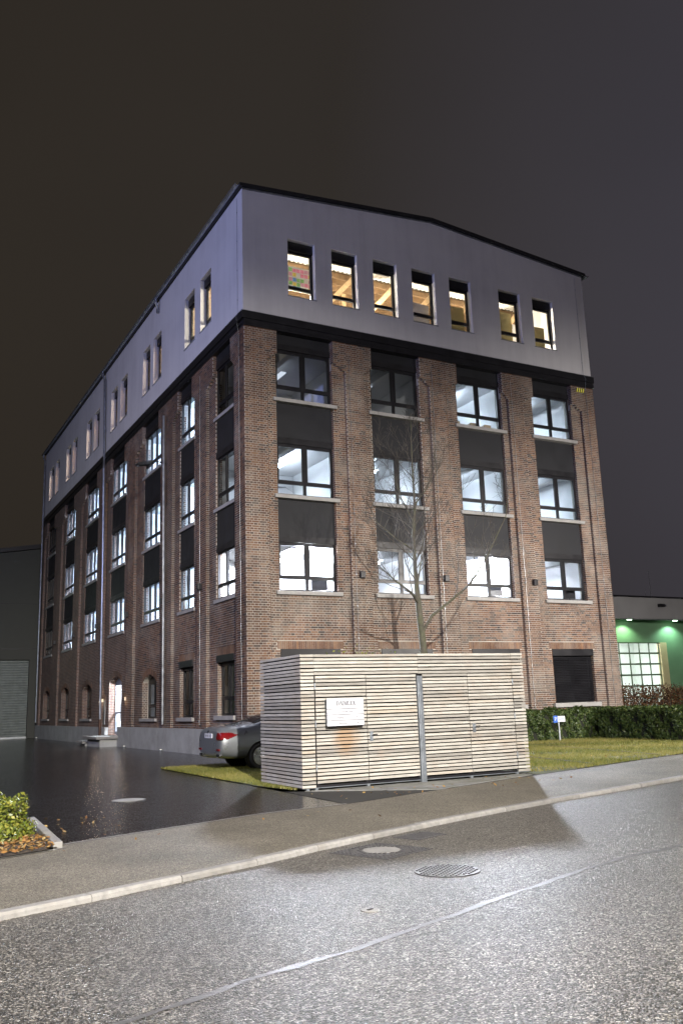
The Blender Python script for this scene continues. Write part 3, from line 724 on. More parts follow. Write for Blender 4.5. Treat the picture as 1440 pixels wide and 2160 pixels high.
# ground floor: flat headed windows with a shutter box, the last one on the street side with its louvres down
for k, g in enumerate(GF):
    window(FR, g[0], g[1], g[2], g[3]-.26, WD, 2, gm=m_gdark, sill_z=.16)
    part('shutter_box', mbox(FR, g[0]+.004, g[1]-.004, D0-.02, WD+.16, g[3]-.258, g[3]-.004), m_dark)
for g in GL:
    window(LF, g[0], g[1], g[2], g[3]-.24, WD, 2, trans=.55, gm=m_gdark, sill_z=.14)
    part('shutter_box', mbox(LF, g[0]+.004, g[1]-.004, D0-.04, WD+.16, g[3]-.238, g[3]-.004), m_dark)
g = GF[3]; louv = empty('venetian_blind', (0, 0, 0)); louv.parent = bld
n = 26
for k in range(n):
    z = g[2]+.08+k*(g[3]-.30-g[2]-.08)/n
    mb = MB(); u0, u1 = g[0]+.03, g[1]-.03
    mb.add([(u0, WD-.075, z), (u1, WD-.075, z), (u1, WD-.035, z+.045), (u0, WD-.035, z+.045), (u0, WD-.075, z-.004), (u1, WD-.075, z-.004), (u1, WD-.035, z+.041), (u0, WD-.035, z+.041)],
           [(0,1,2,3), (7,6,5,4), (0,4,5,1), (2,6,7,3), (1,5,6,2), (3,7,4,0)])
    put('slat', mb, m_dark, louv)
# arched windows on the drive side
for k, a in enumerate(ARCH):
    if k == 1: continue
    u0, u1, z0, zs, r = a
    wo = window(LF, u0, u1, z0, zs, WD+.12, 2 if k else 2, trans=.5, gm=m_glass if k == 0 else m_gdark, sill_z=.12, sill_ext=.1)
    mb = MB(); n = 10; P = [(WD+.12, u0+(u1-u0)*i/n, arch_top(a, u0+(u1-u0)*i/n)+.02) for i in range(n+1)] + [(WD+.12, u1, zs+.002), (WD+.12, u0, zs+.002)]
    mb.prism(P, (.07, 0, 0)); put('arch_panel', mb, m_frame, wo)
# arch rings of brick on edge
for a in ARCH:
    u0, u1, z0, zs, r = a; n = 22; mb = MB()
    for i in range(n):
        ua = u0+(u1-u0)*(i+.06)/n; ub = u0+(u1-u0)*(i+.94)/n; za, zb = arch_top(a, ua), arch_top(a, ub)
        na = Vector((0, (ua-(u0+u1)/2)*.28, 1)).normalized()*.24; nb = Vector((0, (ub-(u0+u1)/2)*.28, 1)).normalized()*.24
        p = [Vector((D0-.012, ua, za)), Vector((D0-.012, ub, zb))]; p += [p[1]+nb, p[0]+na]
        mb.prism(p, (.03, 0, 0))
    me = mb.mesh('arch'); at = me.attributes.new('tone', 'FLOAT', 'FACE')
    at.data.foreach_set('value', np.repeat(RNG.uniform(.25, .85, n), 6).astype(np.float32)); put('arch', me, m_brick, bld)
# entrance: glazed double door, brick soffit, lanterns
dr = empty('entrance_door', (0, 0, 0)); dr.parent = bld
mb = MB(); a = ARCH[1]; d = WD+.16
for (y0, y1, z0, z1) in ((15.46,15.54,.48,2.86), (17.66,17.74,.48,2.86), (15.54,17.66,2.78,2.86), (16.56,16.64,.48,2.78), (15.54,16.56,.48,.60), (16.64,17.66,.48,.60), (15.54,16.56,1.45,1.52), (16.64,17.66,1.45,1.52)):
    mb.box((d, y0, z0), (d+.07, y1, z1))
P = [(d, a[0]+(a[1]-a[0])*i/10, arch_top(a, a[0]+(a[1]-a[0])*i/10)+.02) for i in range(11)] + [(d, a[1], 2.862), (d, a[0], 2.862)]
mb.prism(P, (.07, 0, 0))
put('door_frame', mb, mat('door_frame_paint', (.30, .34, .42), .4, .1, 3.), dr)
for y0, y1 in ((15.54, 16.56), (16.64, 17.66)):
    mb = MB(); mb.add([(d+.03, y0, .6), (d+.03, y1, .6), (d+.03, y1, 2.78), (d+.03, y0, 2.78)], [(3,2,1,0)]); put('pane', mb, m_glass, dr)
mb = MB(); mb.tube([(d-.05, 16.5, 1.1), (d-.05, 16.5, 1.9)], .018); put('handle', mb, m_chrome, dr)
for y, lit in ((14.30, 1), (18.55, 1)):
    mb = MB(); mb.box((D0-.20, y-.07, 2.18), (D0-.002, y+.07, 2.34)); wl = part('wall_lantern', mb, m_copper)
    b2 = MB(); b2.tube([(D0-.12, y, 2.02), (D0-.12, y, 2.17)], .045, 10); put('lamp_glass', b2, m_lantern, wl)
mb = MB(); mb.box((D0-.035, 18.4, .95), (D0-.004, 18.75, 2.1)); part('letterbox_panel', mb, m_zinc)
st = empty('entrance_steps', (0, 0, 0), label='pale concrete landing and step below the lit entrance door', cat='steps')
mb = MB(); mb.box((-1.0, 15.2, .34), (-.034, 18.0, .46)); bevel(put('landing', mb, m_conc, st), .012)
mb = MB(); mb.box((-.8, 15.4, -.02), (-.034, 17.8, .338)); put('base', mb, m_plinth, st)
mb = MB(); mb.box((-1.0, 18.02, .10), (-.034, 19.2, .22)); bevel(put('step', mb, m_conc, st), .012)
mb = MB(); mb.box((-.85, 18.1, -.02), (-.034, 19.1, .098)); put('base', mb, m_plinth, st)

# cornice band
mb = MB()
mb.box((.03, -.02, ZC+.002), (WX+.085, D0+.30, 14.46)); mb.box((-.02, -.06, 14.462), (WX+.10, D0+.30, 14.72)); mb.box((.015, -.035, 14.30), (WX+.09, -.021, 14.36))
mb.box((.0, D0+.31, ZC+.002), (D0+.30, LY, 14.46)); mb.box((-.06, D0+.31, 14.462), (D0+.30, LY+.05, 14.72)); mb.box((-.021, .16, 14.30), (-.001, LY, 14.36))
mb.box((-.06, -.06, 14.4625), (-.021, D0+.309, 14.7195))
part('cornice', mb, m_dark)
mb = MB(); mb.box((-.075, -.075, 14.722), (WX+.12, .3, 14.738)); mb.box((-.075, .301, 14.722), (.3, LY+.06, 14.738)); part('cornice_flashing', mb, m_zinc)

# rendered top storey
TF = [(1.72, 2.80), (3.48, 4.55), (5.23, 6.27), (6.95, 8.02), (8.69, 9.73), (11.12, 12.23), (12.88, 13.98)]
TL = [(3.12, 4.30), (4.97, 6.18), (9.33, 10.52), (11.02, 12.2), (14.9, 16.2), (16.8, 18.05), (20.6, 21.9), (22.4, 23.7), (26.2, 27.5), (28.0, 29.3), (31.5, 32.8), (33.4, 34.9)]
TZ0, TZ1 = 15.62, 17.83
ZW0, ZW1 = 14.742, 19.36; RID = 20.02; RX = 8.0
mb = MB(); wall_grid(mb, FR, (0, WX), (ZW0, ZW1), [(a, b, TZ0, TZ1) for a, b in TF], 0, .36)
mb.prism([(0, 0, ZW1+.001), (WX, 0, ZW1+.001), (RX, 0, RID)], (0, .36, 0))
up_f = part('rendered_wall', mb, m_plaster)
mb = MB(); wall_grid(mb, LF, (.361, LY), (ZW0, ZW1), [(a, b, TZ0, TZ1) for a, b in TL], 0, .36); part('rendered_wall', mb, m_plaster)
mb = MB(); mb.box((WX-.36, .361, ZW0), (WX, LY, ZW1)); mb.box((.361, LY-.36, ZW0), (WX-.361, LY, ZW1)); part('rendered_wall', mb, m_plaster)
for mp, cols in ((FR, TF), (LF, TL)):
    for a, b in cols:
        d = .24
        w = window(mp, a, b, TZ0+.02, TZ1-.33, d, 1, trans=.42, sill=False, fw=.07)
        part('shutter_box', mbox(mp, a+.003, b-.003, d-.08, d+.10, TZ1-.328, TZ1-.003), m_dark)
        put('sill', mbox(mp, a-.03, b+.03, -.045, d-.005, TZ0-.002, TZ0+.016), m_zinc, w)
# roof, verge and gutters
mb = MB()
for s in (0, 1):
    xa, xb = (-.12, RX) if s == 0 else (RX, WX+.14); za = ZW1+.02-.02; sl = (RID-ZW1)/RX
    zA = ZW1+.03+((xa)*sl if s == 0 else (RID-ZW1)); zB = ZW1+.03+(RID-ZW1 if s == 0 else (RID-ZW1)*(1-(xb-RX)/(WX-RX)))
    P = [(xa, -.12, zA), (xb, -.12, zB), (xb, -.12, zB+.115), (xa, -.12, zA+.115)]
    mb.prism(P, (0, LY+.24, 0))
part('roof', mb, m_roof)
mb = MB()
mb.prism([(0, -.03, ZW1-.05), (RX, -.03, RID-.05), (RX, -.03, RID+.015), (0, -.03, ZW1+.015)], (0, .028, 0)); mb.prism([(RX, -.03, RID-.05), (WX, -.03, ZW1-.05), (WX, -.03, ZW1+.015), (RX, -.03, RID+.015)], (0, .028, 0))
part('verge_trim', mb, m_zinc)
def gutter(x, sgn):
    mb = MB(); n = 8; prof = [(x+.085*math.cos(PI+PI*k/n), ZW1+.06+.085*math.sin(PI+PI*k/n)) for k in range(n+1)]
    prof += [(x+.075*math.cos(2*PI-PI*k/n), ZW1+.06+.075*math.sin(2*PI-PI*k/n)) for k in range(n+1)]
    mb.prism([(p[0], -.14, p[1]) for p in prof], (0, LY+.28, 0)); return part('gutter', mb, m_zinc)
gutter(-.215, -1); gutter(WX+.24, 1)
def downpipe(pts, r=.055, brackets=()):
    mb = MB(); mb.tube(pts, r, 10)
    o = part('downpipe', mb, m_zinc, smooth=False)
    for z in brackets:
        b2 = MB(); p = min(pts, key=lambda q: abs(q[2]-z)); b2.tube([(p[0], p[1], z-.02), (p[0], p[1], z+.02)], r+.012, 10); put('bracket', b2, m_zinc, o)
downpipe([(-.2, 9.62, 19.36), (-.2, 9.62, 19.2), (-.08, 9.7, 18.95), (-.08, 9.7, 18.75)], .06)
downpipe([(-.10, 8.55, 13.6), (-.10, 8.50, 11.2), (-.10, 8.34, 6), (-.10, 8.30, 1.0)], .052, (3, 6, 9))
downpipe([(-.2, 19.25, 19.36), (-.2, 19.25, 19.15), (-.10, 19.2, 18.95), (-.10, 18.9, 14.5), (-.14, 18.75, 13.9), (-.10, 18.65, 9), (-.10, 18.4, 1.2)], .06, (3, 6, 9, 12, 16))
mb = MB(); mb.tube([(-.10, 18.4, 1.2), (-.10, 18.4, .1)], .065, 10); part('downpipe_shoe', mb, m_copper)
downpipe([(-.2, 36.4, 19.36), (-.2, 36.4, 19.1), (-.10, 36.35, 18.9), (-.10, 36.2, 12), (-.10, 36.0, 1.0)], .06, (4, 8, 12, 16))
# lightning conductor wires with clips
def conductor(pts):
    mb = MB(); mb.tube(pts, .006, 5)
    for a, b in zip(pts, pts[1:]):
        n = max(1, int(abs(b[2]-a[2])/1.0))
        for k in range(n):
            t = (k+.5)/n; p = Vector(a).lerp(Vector(b), t); mb.box(tuple(p-Vector((.012, .012, .02))), tuple(p+Vector((.012, .012, .02))))
    part('lightning_conductor', mb, m_zinc)
conductor([(-.02, .45, 19.2), (-.02, .45, 14.75), (-.085, .45, 14.7), (.005, .45, 14.1), (.005, .42, 1.0)])
conductor([(15.35, -.02, 19.2), (15.35, -.02, 14.75), (15.40, -.09, 14.6), (15.42, .005, 14.1), (15.42, .005, 1.0)])
conductor([(4.05, .005, 13.9), (4.05, .005, 1.0)]); conductor([(.005, 4.35, 13.9), (.005, 4.35, 1.0)]); conductor([(7.62, .005, 13.9), (7.62, .005, 1.0)]); conductor([(11.4, .005, 13.9), (11.4, .005, 1.0)])
# small square lamps on the pilasters, a swan-neck floodlight, emergency glyph lamp
for mp, us in ((FR, (4.26, 7.72, 11.82)), (LF, (4.25, 8.72, 14.1, 19.9, 25.4, 30.9))):
    for u in us:
        o = part('wall_lamp', mbox(mp, u-.09, u+.09, DP-.15, DP-.004, 5.72, 5.95), m_dark); bevel(o, .015)
fl = MB(); fl.tube([(.03, 8.6, 11.55), (-.35, 8.6, 11.62), (-.75, 8.6, 11.5)], .028, 8); flo = part('floodlight_arm', fl, m_dark)
mb = MB(); mb.prism([(-.62, 8.42, 11.60), (-1.2, 8.42, 11.44), (-1.2, 8.42, 11.34), (-.62, 8.42, 11.44)], (0, .36, 0)); put('floodlight', mb, m_dark, flo)
mb = MB()
for k in range(4): mb.prism([(14.90+k*.11, -.012, 13.96), (14.94+k*.11, -.012, 13.96), (15.00+k*.11, -.012, 14.14), (14.96+k*.11, -.012, 14.14)], (0, .01, 0))
part('lit_louvre', mb, emit('louvre_glow', (.80, .72, .10), .55), label='small yellow glowing louvre strips')
for (px, py) in ((-.12, 35.4), (-.10, 13.9), (-.10, 8.5)):
    mb = MB(); mb.tube([(px, py, .0), (px, py, .05)], .05, 10); o = part('plinth_light', mb, m_steel)
    b2 = MB(); b2.tube([(px, py, .051), (px, py, .062)], .038, 10); put('lens', b2, emit('plinth_lens', (1., .95, .8), 1.6), o)

# ------------------------------------------------------------------ inside the building
FL = [(.5, 3.72), (4.30, 7.02), (7.55, 10.55), (10.88, 13.98)]     # floor top, ceiling underside
def slab(z0, z1, m, nm='floor_slab', x0=.56, x1=WX-.46, y0=.56, y1=LY-.46): mb = MB(); mb.box((x0, y0, z0), (x1, y1, z1)); return part(nm, mb, m)
slab(4.0, 4.28, m_floor_in); slab(7.03, 7.53, m_ceil); slab(10.56, 10.86, m_ceil); slab(13.99, 14.70, m_ceil); slab(.2, .46, m_floor_in)
pw = MB()
for z0, z1 in ((.47, 3.99), (4.29, 7.02), (7.54, 10.55), (10.87, 13.98)):
    pw.box((5.3, 5.35, z0), (5.42, LY-.47, z1)); pw.box((.57, 5.2, z0), (WX-.47, 5.32, z1))
    for x in (4.28, 7.88, 11.62): pw.box((x-.06, .57, z0), (x+.06, 5.19, z1))
    for y in (8.3, 13.85, 19.5, 25.15, 30.65): pw.box((.57, y-.06, z0), (5.29, y+.06, z1))
part('partition_wall', pw, m_wall_in)
mb = MB()
for z0, z1 in ((4.29, 7.02), (7.54, 10.55), (10.87, 13.98)):
    mb.box((WX-.49, .57, z0), (WX-.452, 5.19, z1)); mb.box((5.25, LY-.50, z0), (.56, LY-.452, z1))
part('wall_lining', mb, m_wall_in)
lin = MB()   # white lining of the outer walls inside and deep ceiling beams
for z in (6.72, 10.2, 13.65):
    for x in (2.0, 6.2, 9.6, 13.9): lin.box((x-.12, .58, z), (x+.12, 5.18, z+.28))
part('ceiling_beam', lin, m_wall_in)
def lampbox(x0, y0, x1, y1, z, m): mb = MB(); mb.box((x0, y0, z), (x1, y1, z+.05)); return part('ceiling_lamp', mb, m)
for fl_, (zf, zc) in enumerate(FL[1:], 1):
    for k, (a, b) in enumerate([(.6, 4.2), (4.36, 7.8), (7.96, 11.5), (11.7, 15.3)]):
        dark = fl_ == 3 and k < 2
        c = (a+b)/2; z = zc-.42
        lampbox(c-.10, 2.0, c+.10, 3.9, z, m_lampdim if dark else m_lamp1 if fl_ == 1 else m_lamp)
    for k, (y0, y1) in enumerate([(5.4, 8.2), (8.4, 13.8), (13.9, 19.4), (19.6, 25.1), (25.2, 30.6), (30.7, 36)]):
        if k == 5: continue
        c = (y0+y1)/2 if k else 6.4
        lampbox(2.4, c-1.0, 2.6, c+1.0, zc-.42, m_lampblue)
lampbox(2.0, 1.6, 2.2, 3.0, 3.3, emit('green_lamp', (.62, 1.0, .45), 2.2)); lampbox(2.2, 9.6, 2.4, 12.4, 3.3, emit('cool_lamp', (.7, .84, 1.), 7.)); lampbox(2.2, 6.0, 2.4, 7.4, 3.3, emit('faint_lamp', (1., .9, .7), .5))
# attic: boards, purlins, struts
mb = MB(); n = 40
for k in range(n): mb.box((.4, .40+k*.24, 18.86+random.uniform(0, .006)), (WX-.4, .40+k*.24+.232, 18.90)) if k*.24 > 2.7 else None
mb.box((.4, 10.1, 18.86), (WX-.4, LY-.4, 18.90)); part('attic_ceiling', mb, m_boards)
mb = MB()
for k in range(150): mb.box((.4+k*.1, .40, 18.80 if k % 2 else 18.835), (.5+k*.1, 3.08, 18.855))
part('attic_sheeting', mb, m_sheet)
mb = MB()
for y in (3.25, 3.75, 4.25, 4.75, 5.3, 6.0): mb.box((.4, y, 18.60), (WX-.4, y+.09, 18.859))
part('purlins', mb, mat('dark_timber', (.20, .125, .065), .75, .25, 7.))
mb = MB()
for x in [q[0]+(q[0]+10.6)/26*2.2-.35 for q in TF[1:6]]: mb.prism([(x, 2.2, 16.8), (x+.26, 2.2, 16.8), (x+1.86, 2.2, 18.60), (x+1.6, 2.2, 18.60)], (0, .14, 0))
for x in (2.7, 6.2, 9.7, 13.4): mb.box((x, 4.2, 14.71), (x+.2, 4.4, 18.515))
part('timber_strut', mb, m_timber)
mb = MB(); mb.box((.4, 7.2, 14.71), (WX-.4, 7.3, 18.6)); mb.box((5.4, 7.31, 14.71), (5.5, LY-.5, 18.6))
for y in (13.3, 19.5, 25.0, 30.4): mb.box((.4, y, 14.71), (5.39, y+.1, 18.6))
part('attic_partition', mb, m_boards)

# things on the sills and in the attic
def carton(x, y, z, w, d, h, label, m=m_carton):
    mb = MB(); mb.box((-w/2, -d/2, 0), (w/2, d/2, h)); o = put('cardboard_box', mb, m, None, (x, y, z), label=label, cat='box', group='boxes behind the upper windows'); bevel(o, .006)
    o.rotation_euler = (0, 0, random.uniform(-.12, .12)); return o
m_c2 = mat('pale_carton', (.60, .58, .62), .7, .05, 3.); m_c3 = mat('olive_carton', (.32, .27, .13), .8, .1, 3.)
lab = ['white carton behind the fourth attic window from the building corner', 'olive brown carton behind the fifth attic window from the corner', 'tall tan carton behind the second last attic window', 'tan patterned carton behind the last attic window']
for k, (i, h, m, l) in enumerate(((3, 2.25, m_c2, lab[0]), (4, 2.45, m_c3, lab[1]), (5, 2.7, m_c3, lab[2]), (6, 2.35, m_c3, lab[3]))):
    carton((TF[i][0]+TF[i][1])/2+.35, 1.25, 14.705, 1.0, .6, h, l, m)
for k, (x, z, w, h, l) in enumerate(((9.05, 11.86, .2, .28, 'small tan box at the left edge of the third top brick window sill'), (9.8, 11.86, .24, .3, 'tan box near the mullion on the third top brick window sill'), (10.5, 11.86, .3, .3, 'wide tan box at the right of the third top brick window sill'))):
    carton(x, .62, 11.80, w, .3, h, l)
mb = MB()
for z, c in zip((11.795, 8.4, 8.4, 8.4), ((8.3, 11.2), (12.0, 15.2), (8.3, 11.2), (.9, 3.9))): mb.box((c[0], .565, z-.03), (c[1], .86, z))
part('window_board', mb, m_wall_in)
for x, l in ((3.0, 'flat screen on the sill behind the lowest left lit window of the front'), (10.5, 'flat screen on the sill behind the third lowest lit window of the front'), (14.2, 'flat screen on the sill behind the lowest right lit window of the front')):
    mo = empty('computer_screen', (x, .72, 5.221), random.uniform(-.3, .3), label=l, cat='screen', group='screens behind the lowest lit windows')
    mb = MB(); mb.box((-.29, 0, .14), (.29, .03, .50)); put('screen', mb, m_frame, mo); mb = MB(); mb.box((-.02, .01, .015), (.02, .03, .14)); put('stand', mb, m_frame, mo); mb = MB(); mb.box((-.12, -.06, 0), (.12, .08, .015)); put('foot', mb, m_frame, mo)
mb = MB()
for a, b in ((.9, 3.9), (8.3, 11.2), (12.0, 15.2)): mb.box((a, .565, 5.19), (b, .90, 5.22))
part('window_board', mb, m_wall_in)
nb = empty('note_board', (2.5, 1.1, 14.705), label='board of pink, yellow and blue notes behind the first attic window', cat='note board')
mb = MB(); mb.box((-.75, 0, 1.75), (.75, .03, 2.72)); put('board', mb, m_sheet, nb)
mb = MB(); mb.box((-.7, -.02, 0), (-.64, .05, 1.75)); mb.box((.64, -.02, 0), (.70, .05, 1.75)); put('legs', mb, m_steel, nb)
cols = [mat('note_'+n, c, .7, .05, 3.) for n, c in (('pink', (.75, .25, .38)), ('yellow', (.75, .60, .12)), ('blue', (.10, .25, .55)), ('green', (.25, .50, .18)), ('rose', (.70, .38, .50)))]
nq = MB(); nq.box((-.07, -.004, -.07), (.07, 0, .07)); nqm = nq.mesh('note')
for i in range(9):
    for j in range(5):
        if random.random() < .85:
            me = nqm.copy(); me.materials.clear(); me.materials.append(random.choice(cols)); put('note', me, None, nb, (-.64+i*.16, -.001, 1.86+j*.18+random.uniform(-.02, .02)))
# a desk lamp and a plant seen in two windows
dk = empty('desk_lamp', (2.05, .72, 8.401), label='white desk lamp bent over the sill of the second floor corner window', cat='lamp')
mb = MB(); mb.tube([(0,0,0),(0,0,.02)], .09, 12); put('base', mb, m_white, dk)
mb = MB(); mb.tube([(0,0,.02),(.05,0,.30),(-.25,.05,.48)], .012, 6); put('arm', mb, m_white, dk)
mb = MB(); mb.tube([(-.22,.05,.48),(-.50,.08,.47)], [.03,.045], 8); put('shade', mb, m_white, dk)

# ------------------------------------------------------------------ slatted shed
TH = R(-2.0)
shed = empty('slatted_shed', (-3.26, -10.6, 0), TH, label='flat slatted larch shed with double doors standing in front of the building', cat='shed')
SL, SD, SH = 5.22, 2.1, 2.505
mb = MB(); mb.box((.06, .06, .10), (SL-.06, SD-.06, SH-.06)); put('carcass', mb, m_black, shed)
mb = MB(); mb.box((.03, .03, SH-.058), (SL-.03, SD-.03, SH-.012)); put('roof', mb, m_zinc, shed)
NR, pitch, sh_ = 36, SH/36.2, .0465
mesh_cache = {}
def slat_obj(par, u0, u1, z, axis='x', pos=0.):
    L = u1-u0; key = (round(L, 3), axis)
    if key not in mesh_cache:
        mb = MB(); t = .024
        if axis == 'x': mb.box((-L/2, 0, 0), (L/2, t, sh_))
        else: mb.box((0, -L/2, 0), (t, L/2, sh_))
        me = mb.mesh('slat'); me.materials.append(m_slat); mesh_cache[key] = me
    c = (u0+u1)/2
    o = bpy.data.objects.new('slat', mesh_cache[key]); COL.objects.link(o); o.parent = par
    jz = random.uniform(-.004, .004)
    o.location = (c+random.uniform(-.002, .002), pos+random.uniform(-.003, .003), z+jz) if axis == 'x' else (pos+random.uniform(-.003, .003), c, z+jz)
    o.rotation_euler = (random.uniform(-.02, .02), random.gauss(0, .0012), 0) if axis == 'x' else (random.gauss(0, .0015), random.uniform(-.02, .02), 0)
PAN = [(0.0, .275, 'fixed'), (.305, 1.385, 'door'), (1.40, 2.53, 'door'), (2.685, 3.765, 'door'), (3.78, 4.905, 'door'), (4.925, 5.22, 'fixed')]
ZR0 = .055
zr = [ZR0+k*(SH-ZR0-.052)/(NR-1) for k in range(NR)]
for (a, b) in ((0., .28), (.286, 2.59), (2.596, 4.915), (4.92, 5.22)):
    for k in range(30, NR): slat_obj(shed, a, b, zr[k], 'x', 0.)
for a, b, t in PAN:
    if t == 'fixed':
        for k in range(30): slat_obj(shed, a, b, zr[k])
    else:
        mb = MB(); zt = zr[29]+.05
        for q in ((a, a+.04, .05, zt), (b-.04, b, .05, zt), (a+.04, b-.04, .05, .09), (a+.04, b-.04, zt-.04, zt)): mb.box((q[0], .026, q[2]), (q[1], .058, q[3]))
        d = put('door', mb, m_dark, shed)
        for k in range(1, 30): slat_obj(d, a, b, zr[k])
for k in range(NR): slat_obj(shed, .026, SD, zr[k], 'y', 0.)
mb = MB()
for k in range(NR):
    mb.box((SL-.024, .026, zr[k]), (SL, SD-.026, zr[k]+sh_)); mb.box((0.026, SD-.024, zr[k]), (SL, SD, zr[k]+sh_))
put('rear_slats', mb, m_slat, shed, kind='stuff')
mb = MB(); mb.box((2.55, -.03, .0), (2.665, .05, 2.06)); mb.box((2.58, -.045, .35), (2.60, -.03, 1.9)); bevel(put('centre_post', mb, m_steel, shed), .006)
mb = MB(); mb.box((.01, .03, .035), (SL-.01, .07, .05)); mb.box((.02, .07, .035), (.06, SD-.02, .05)); put('base_rail', mb, m_steel, shed)
mb = MB()
for x in (.12, .30, 1.39, 2.60, 3.77, 4.91): mb.box((x-.03, .03, -.02), (x+.03, .09, .035))
for y in (.5, 1.2, 1.95): mb.box((.03, y-.03, -.02), (.09, y+.03, .035))
put('feet', mb, m_steel, shed)
for u, z in ((1.47, .93), (3.87, .99)):
    mb = MB(); mb.box((u-.035, -.012, z-.09), (u+.035, -.001, z+.09)); h = put('handle', mb, m_steel, shed)
    b2 = MB(); b2.tube([(u, -.012, z+.03), (u, -.055, z+.03), (u+.11, -.055, z+.03)], .011, 8); put('lever', b2, m_chrome, h)
for u in (.29, 4.915):
    for z in (.4, 1.2, 1.9):
        mb = MB(); mb.tube([(u, -.008, z-.06), (u, -.008, z+.06)], .011, 8); put('hinge', mb, m_steel, shed)

# sign board on the shed, four panels, built lettering
sg = empty('directory_sign', (-3.26, -10.6, 0), TH, label='white office directory board fixed to the left shed door', cat='sign')
sx0, sx1, sz0, sz1 = .46, 1.245, 1.15, 1.665
mb = MB(); mb.box((sx0+.03, -.125, sz0+.02), (sx1-.03, -.002, sz1-.02)); put('bracket_box', mb, m_steel, sg)
mb = MB(); mb.box((sx0, -.145, sz0), (sx1, -.126, sz1)); put('backing', mb, m_dark, sg)
rows = [(1.470, 1.663), (1.363, 1.462), (1.257, 1.355), (1.152, 1.249)]
for a, b in rows:
    mb = MB(); mb.box((sx0+.002, -.156, a), (sx1-.002, -.1455, b)); bevel(put('panel', mb, m_white, sg), .003)
def roman(word, x, z, h):
    """serif capitals: thick and thin strokes with slab serifs, as flat raised letters"""
    T, t = .17*h, .07*h; mb = MB(); y0, y1 = -.1590, -.1562
    def bar(ax, az, bx_, bz, w):
        d = Vector((bx_-ax, 0, bz-az)).normalized(); n = Vector((-d.z, 0, d.x))*(w/2)
        a = Vector((x+ax, y0, z+az)); b = Vector((x+bx_, y0, z+bz))
        # horizontal cut ends keep the stroke inside the cap height
        mb.prism([a-n, b-n, b+n, a+n], (0, y1-y0, 0))
    def serif(cx, cz, w): bar(cx-w/2, cz, cx+w/2, cz, t)
    for ch in word:
        if ch == 'D':
            w = .78*h; bar(.14*h, 0, .14*h, h, T); serif(.14*h, t/2, .3*h); serif(.14*h, h-t/2, .3*h)
            P = [(.14*h+.0, h-t/2)]+[(.30*h+.36*h*math.cos(a), h/2+(h/2-t/2)*math.sin(a)) for a in [PI/2-PI*k/8 for k in range(9)]]+[(.14*h, t/2)]
            for k, (p, q) in enumerate(zip(P, P[1:])): bar(*p, *q, t if k < 2 or k > len(P)-4 else T)
        elif ch == 'A':
            w = .82*h; bar(.10*h, t, .38*h, h, t); bar(.38*h, h, .68*h, t, T); bar(.2*h, .33*h, .56*h, .33*h, t); serif(.10*h, t/2, .24*h); serif(.70*h, t/2, .3*h)
        elif ch == 'I':
            w = .36*h; bar(.15*h, 0, .15*h, h, T); serif(.15*h, t/2, .3*h); serif(.15*h, h-t/2, .3*h)
        elif ch == 'M':
            w = 1.02*h; bar(.12*h, 0, .12*h, h, t); bar(.14*h, h, .46*h, .05*h, T); bar(.46*h, .05*h, .78*h, h, t); bar(.80*h, 0, .80*h, h, T)
            serif(.12*h, t/2, .26*h); serif(.80*h, t/2, .3*h); serif(.10*h, h-t/2, .2*h); serif(.84*h, h-t/2, .2*h)
        elif ch == 'L':
            w = .64*h; bar(.15*h, 0, .15*h, h, T); serif(.15*h, h-t/2, .3*h); bar(.02*h, t/2, .55*h, t/2, t); bar(.54*h, 0, .54*h, .28*h, t)
        elif ch == 'E':
            w = .66*h; bar(.15*h, 0, .15*h, h, T); bar(.02*h, t/2, .55*h, t/2, t); bar(.02*h, h-t/2, .52*h, h-t/2, t); bar(.15*h, h/2, .42*h, h/2, t)
            bar(.54*h, 0, .54*h, .26*h, t); bar(.51*h, h*.76, .51*h, h, t); bar(.42*h, .38*h, .42*h, .62*h, t)
        elif ch == 'R':
            w = .78*h; bar(.15*h, 0, .15*h, h, T); serif(.15*h, t/2, .3*h); serif(.12*h, h-t/2, .22*h)
            P = [(.15*h, h-t/2)]+[(.30*h+.20*h*math.cos(a), .75*h+(.25*h-t/2)*math.sin(a)) for a in [PI/2-PI*k/6 for k in range(7)]]+[(.15*h, .5*h)]
            for k, (p, q) in enumerate(zip(P, P[1:])): bar(*p, *q, t if k < 2 or k > len(P)-4 else T)
            bar(.34*h, .5*h, .66*h, 0, T); serif(.68*h, t/2, .2*h)
        x += w+.03*h
    me = mb.mesh('lettering'); return put('lettering', me, m_ink, sg)
roman('DAIMLER', .665, 1.530, .078)
RX90 = Matrix.Rotation(PI/2, 4, 'X')
def stext(s, size, x, z, par=None): return text('lettering', s, size, m_ink, par or sg, Matrix.Translation((x, -.1570, z)) @ RX90)
stext('Herrenstraße Stadt', .043, .67, 1.398); stext('Eingang', .046, .67, 1.292); stext('P Besucher', .046, .68, 1.187)
def arrow(x, z, up_):
    mb = MB()
    if up_: mb.prism([(x-.004,-.158,z-.02),(x+.004,-.158,z-.02),(x+.004,-.158,z+.008),(x+.014,-.158,z+.008),(x,-.158,z+.026),(x-.014,-.158,z+.008),(x-.004,-.158,z+.008)], (0,.0018,0))
    else: mb.prism([(x-.02,-.158,z-.004),(x+.006,-.158,z-.004),(x+.006,-.158,z-.014),(x+.024,-.158,z),(x+.006,-.158,z+.014),(x+.006,-.158,z+.004),(x-.02,-.158,z+.004)], (0,.0018,0))
    put('arrow', mb, m_ink, sg)
arrow(1.10, 1.305, True); arrow(1.11, 1.20, False)

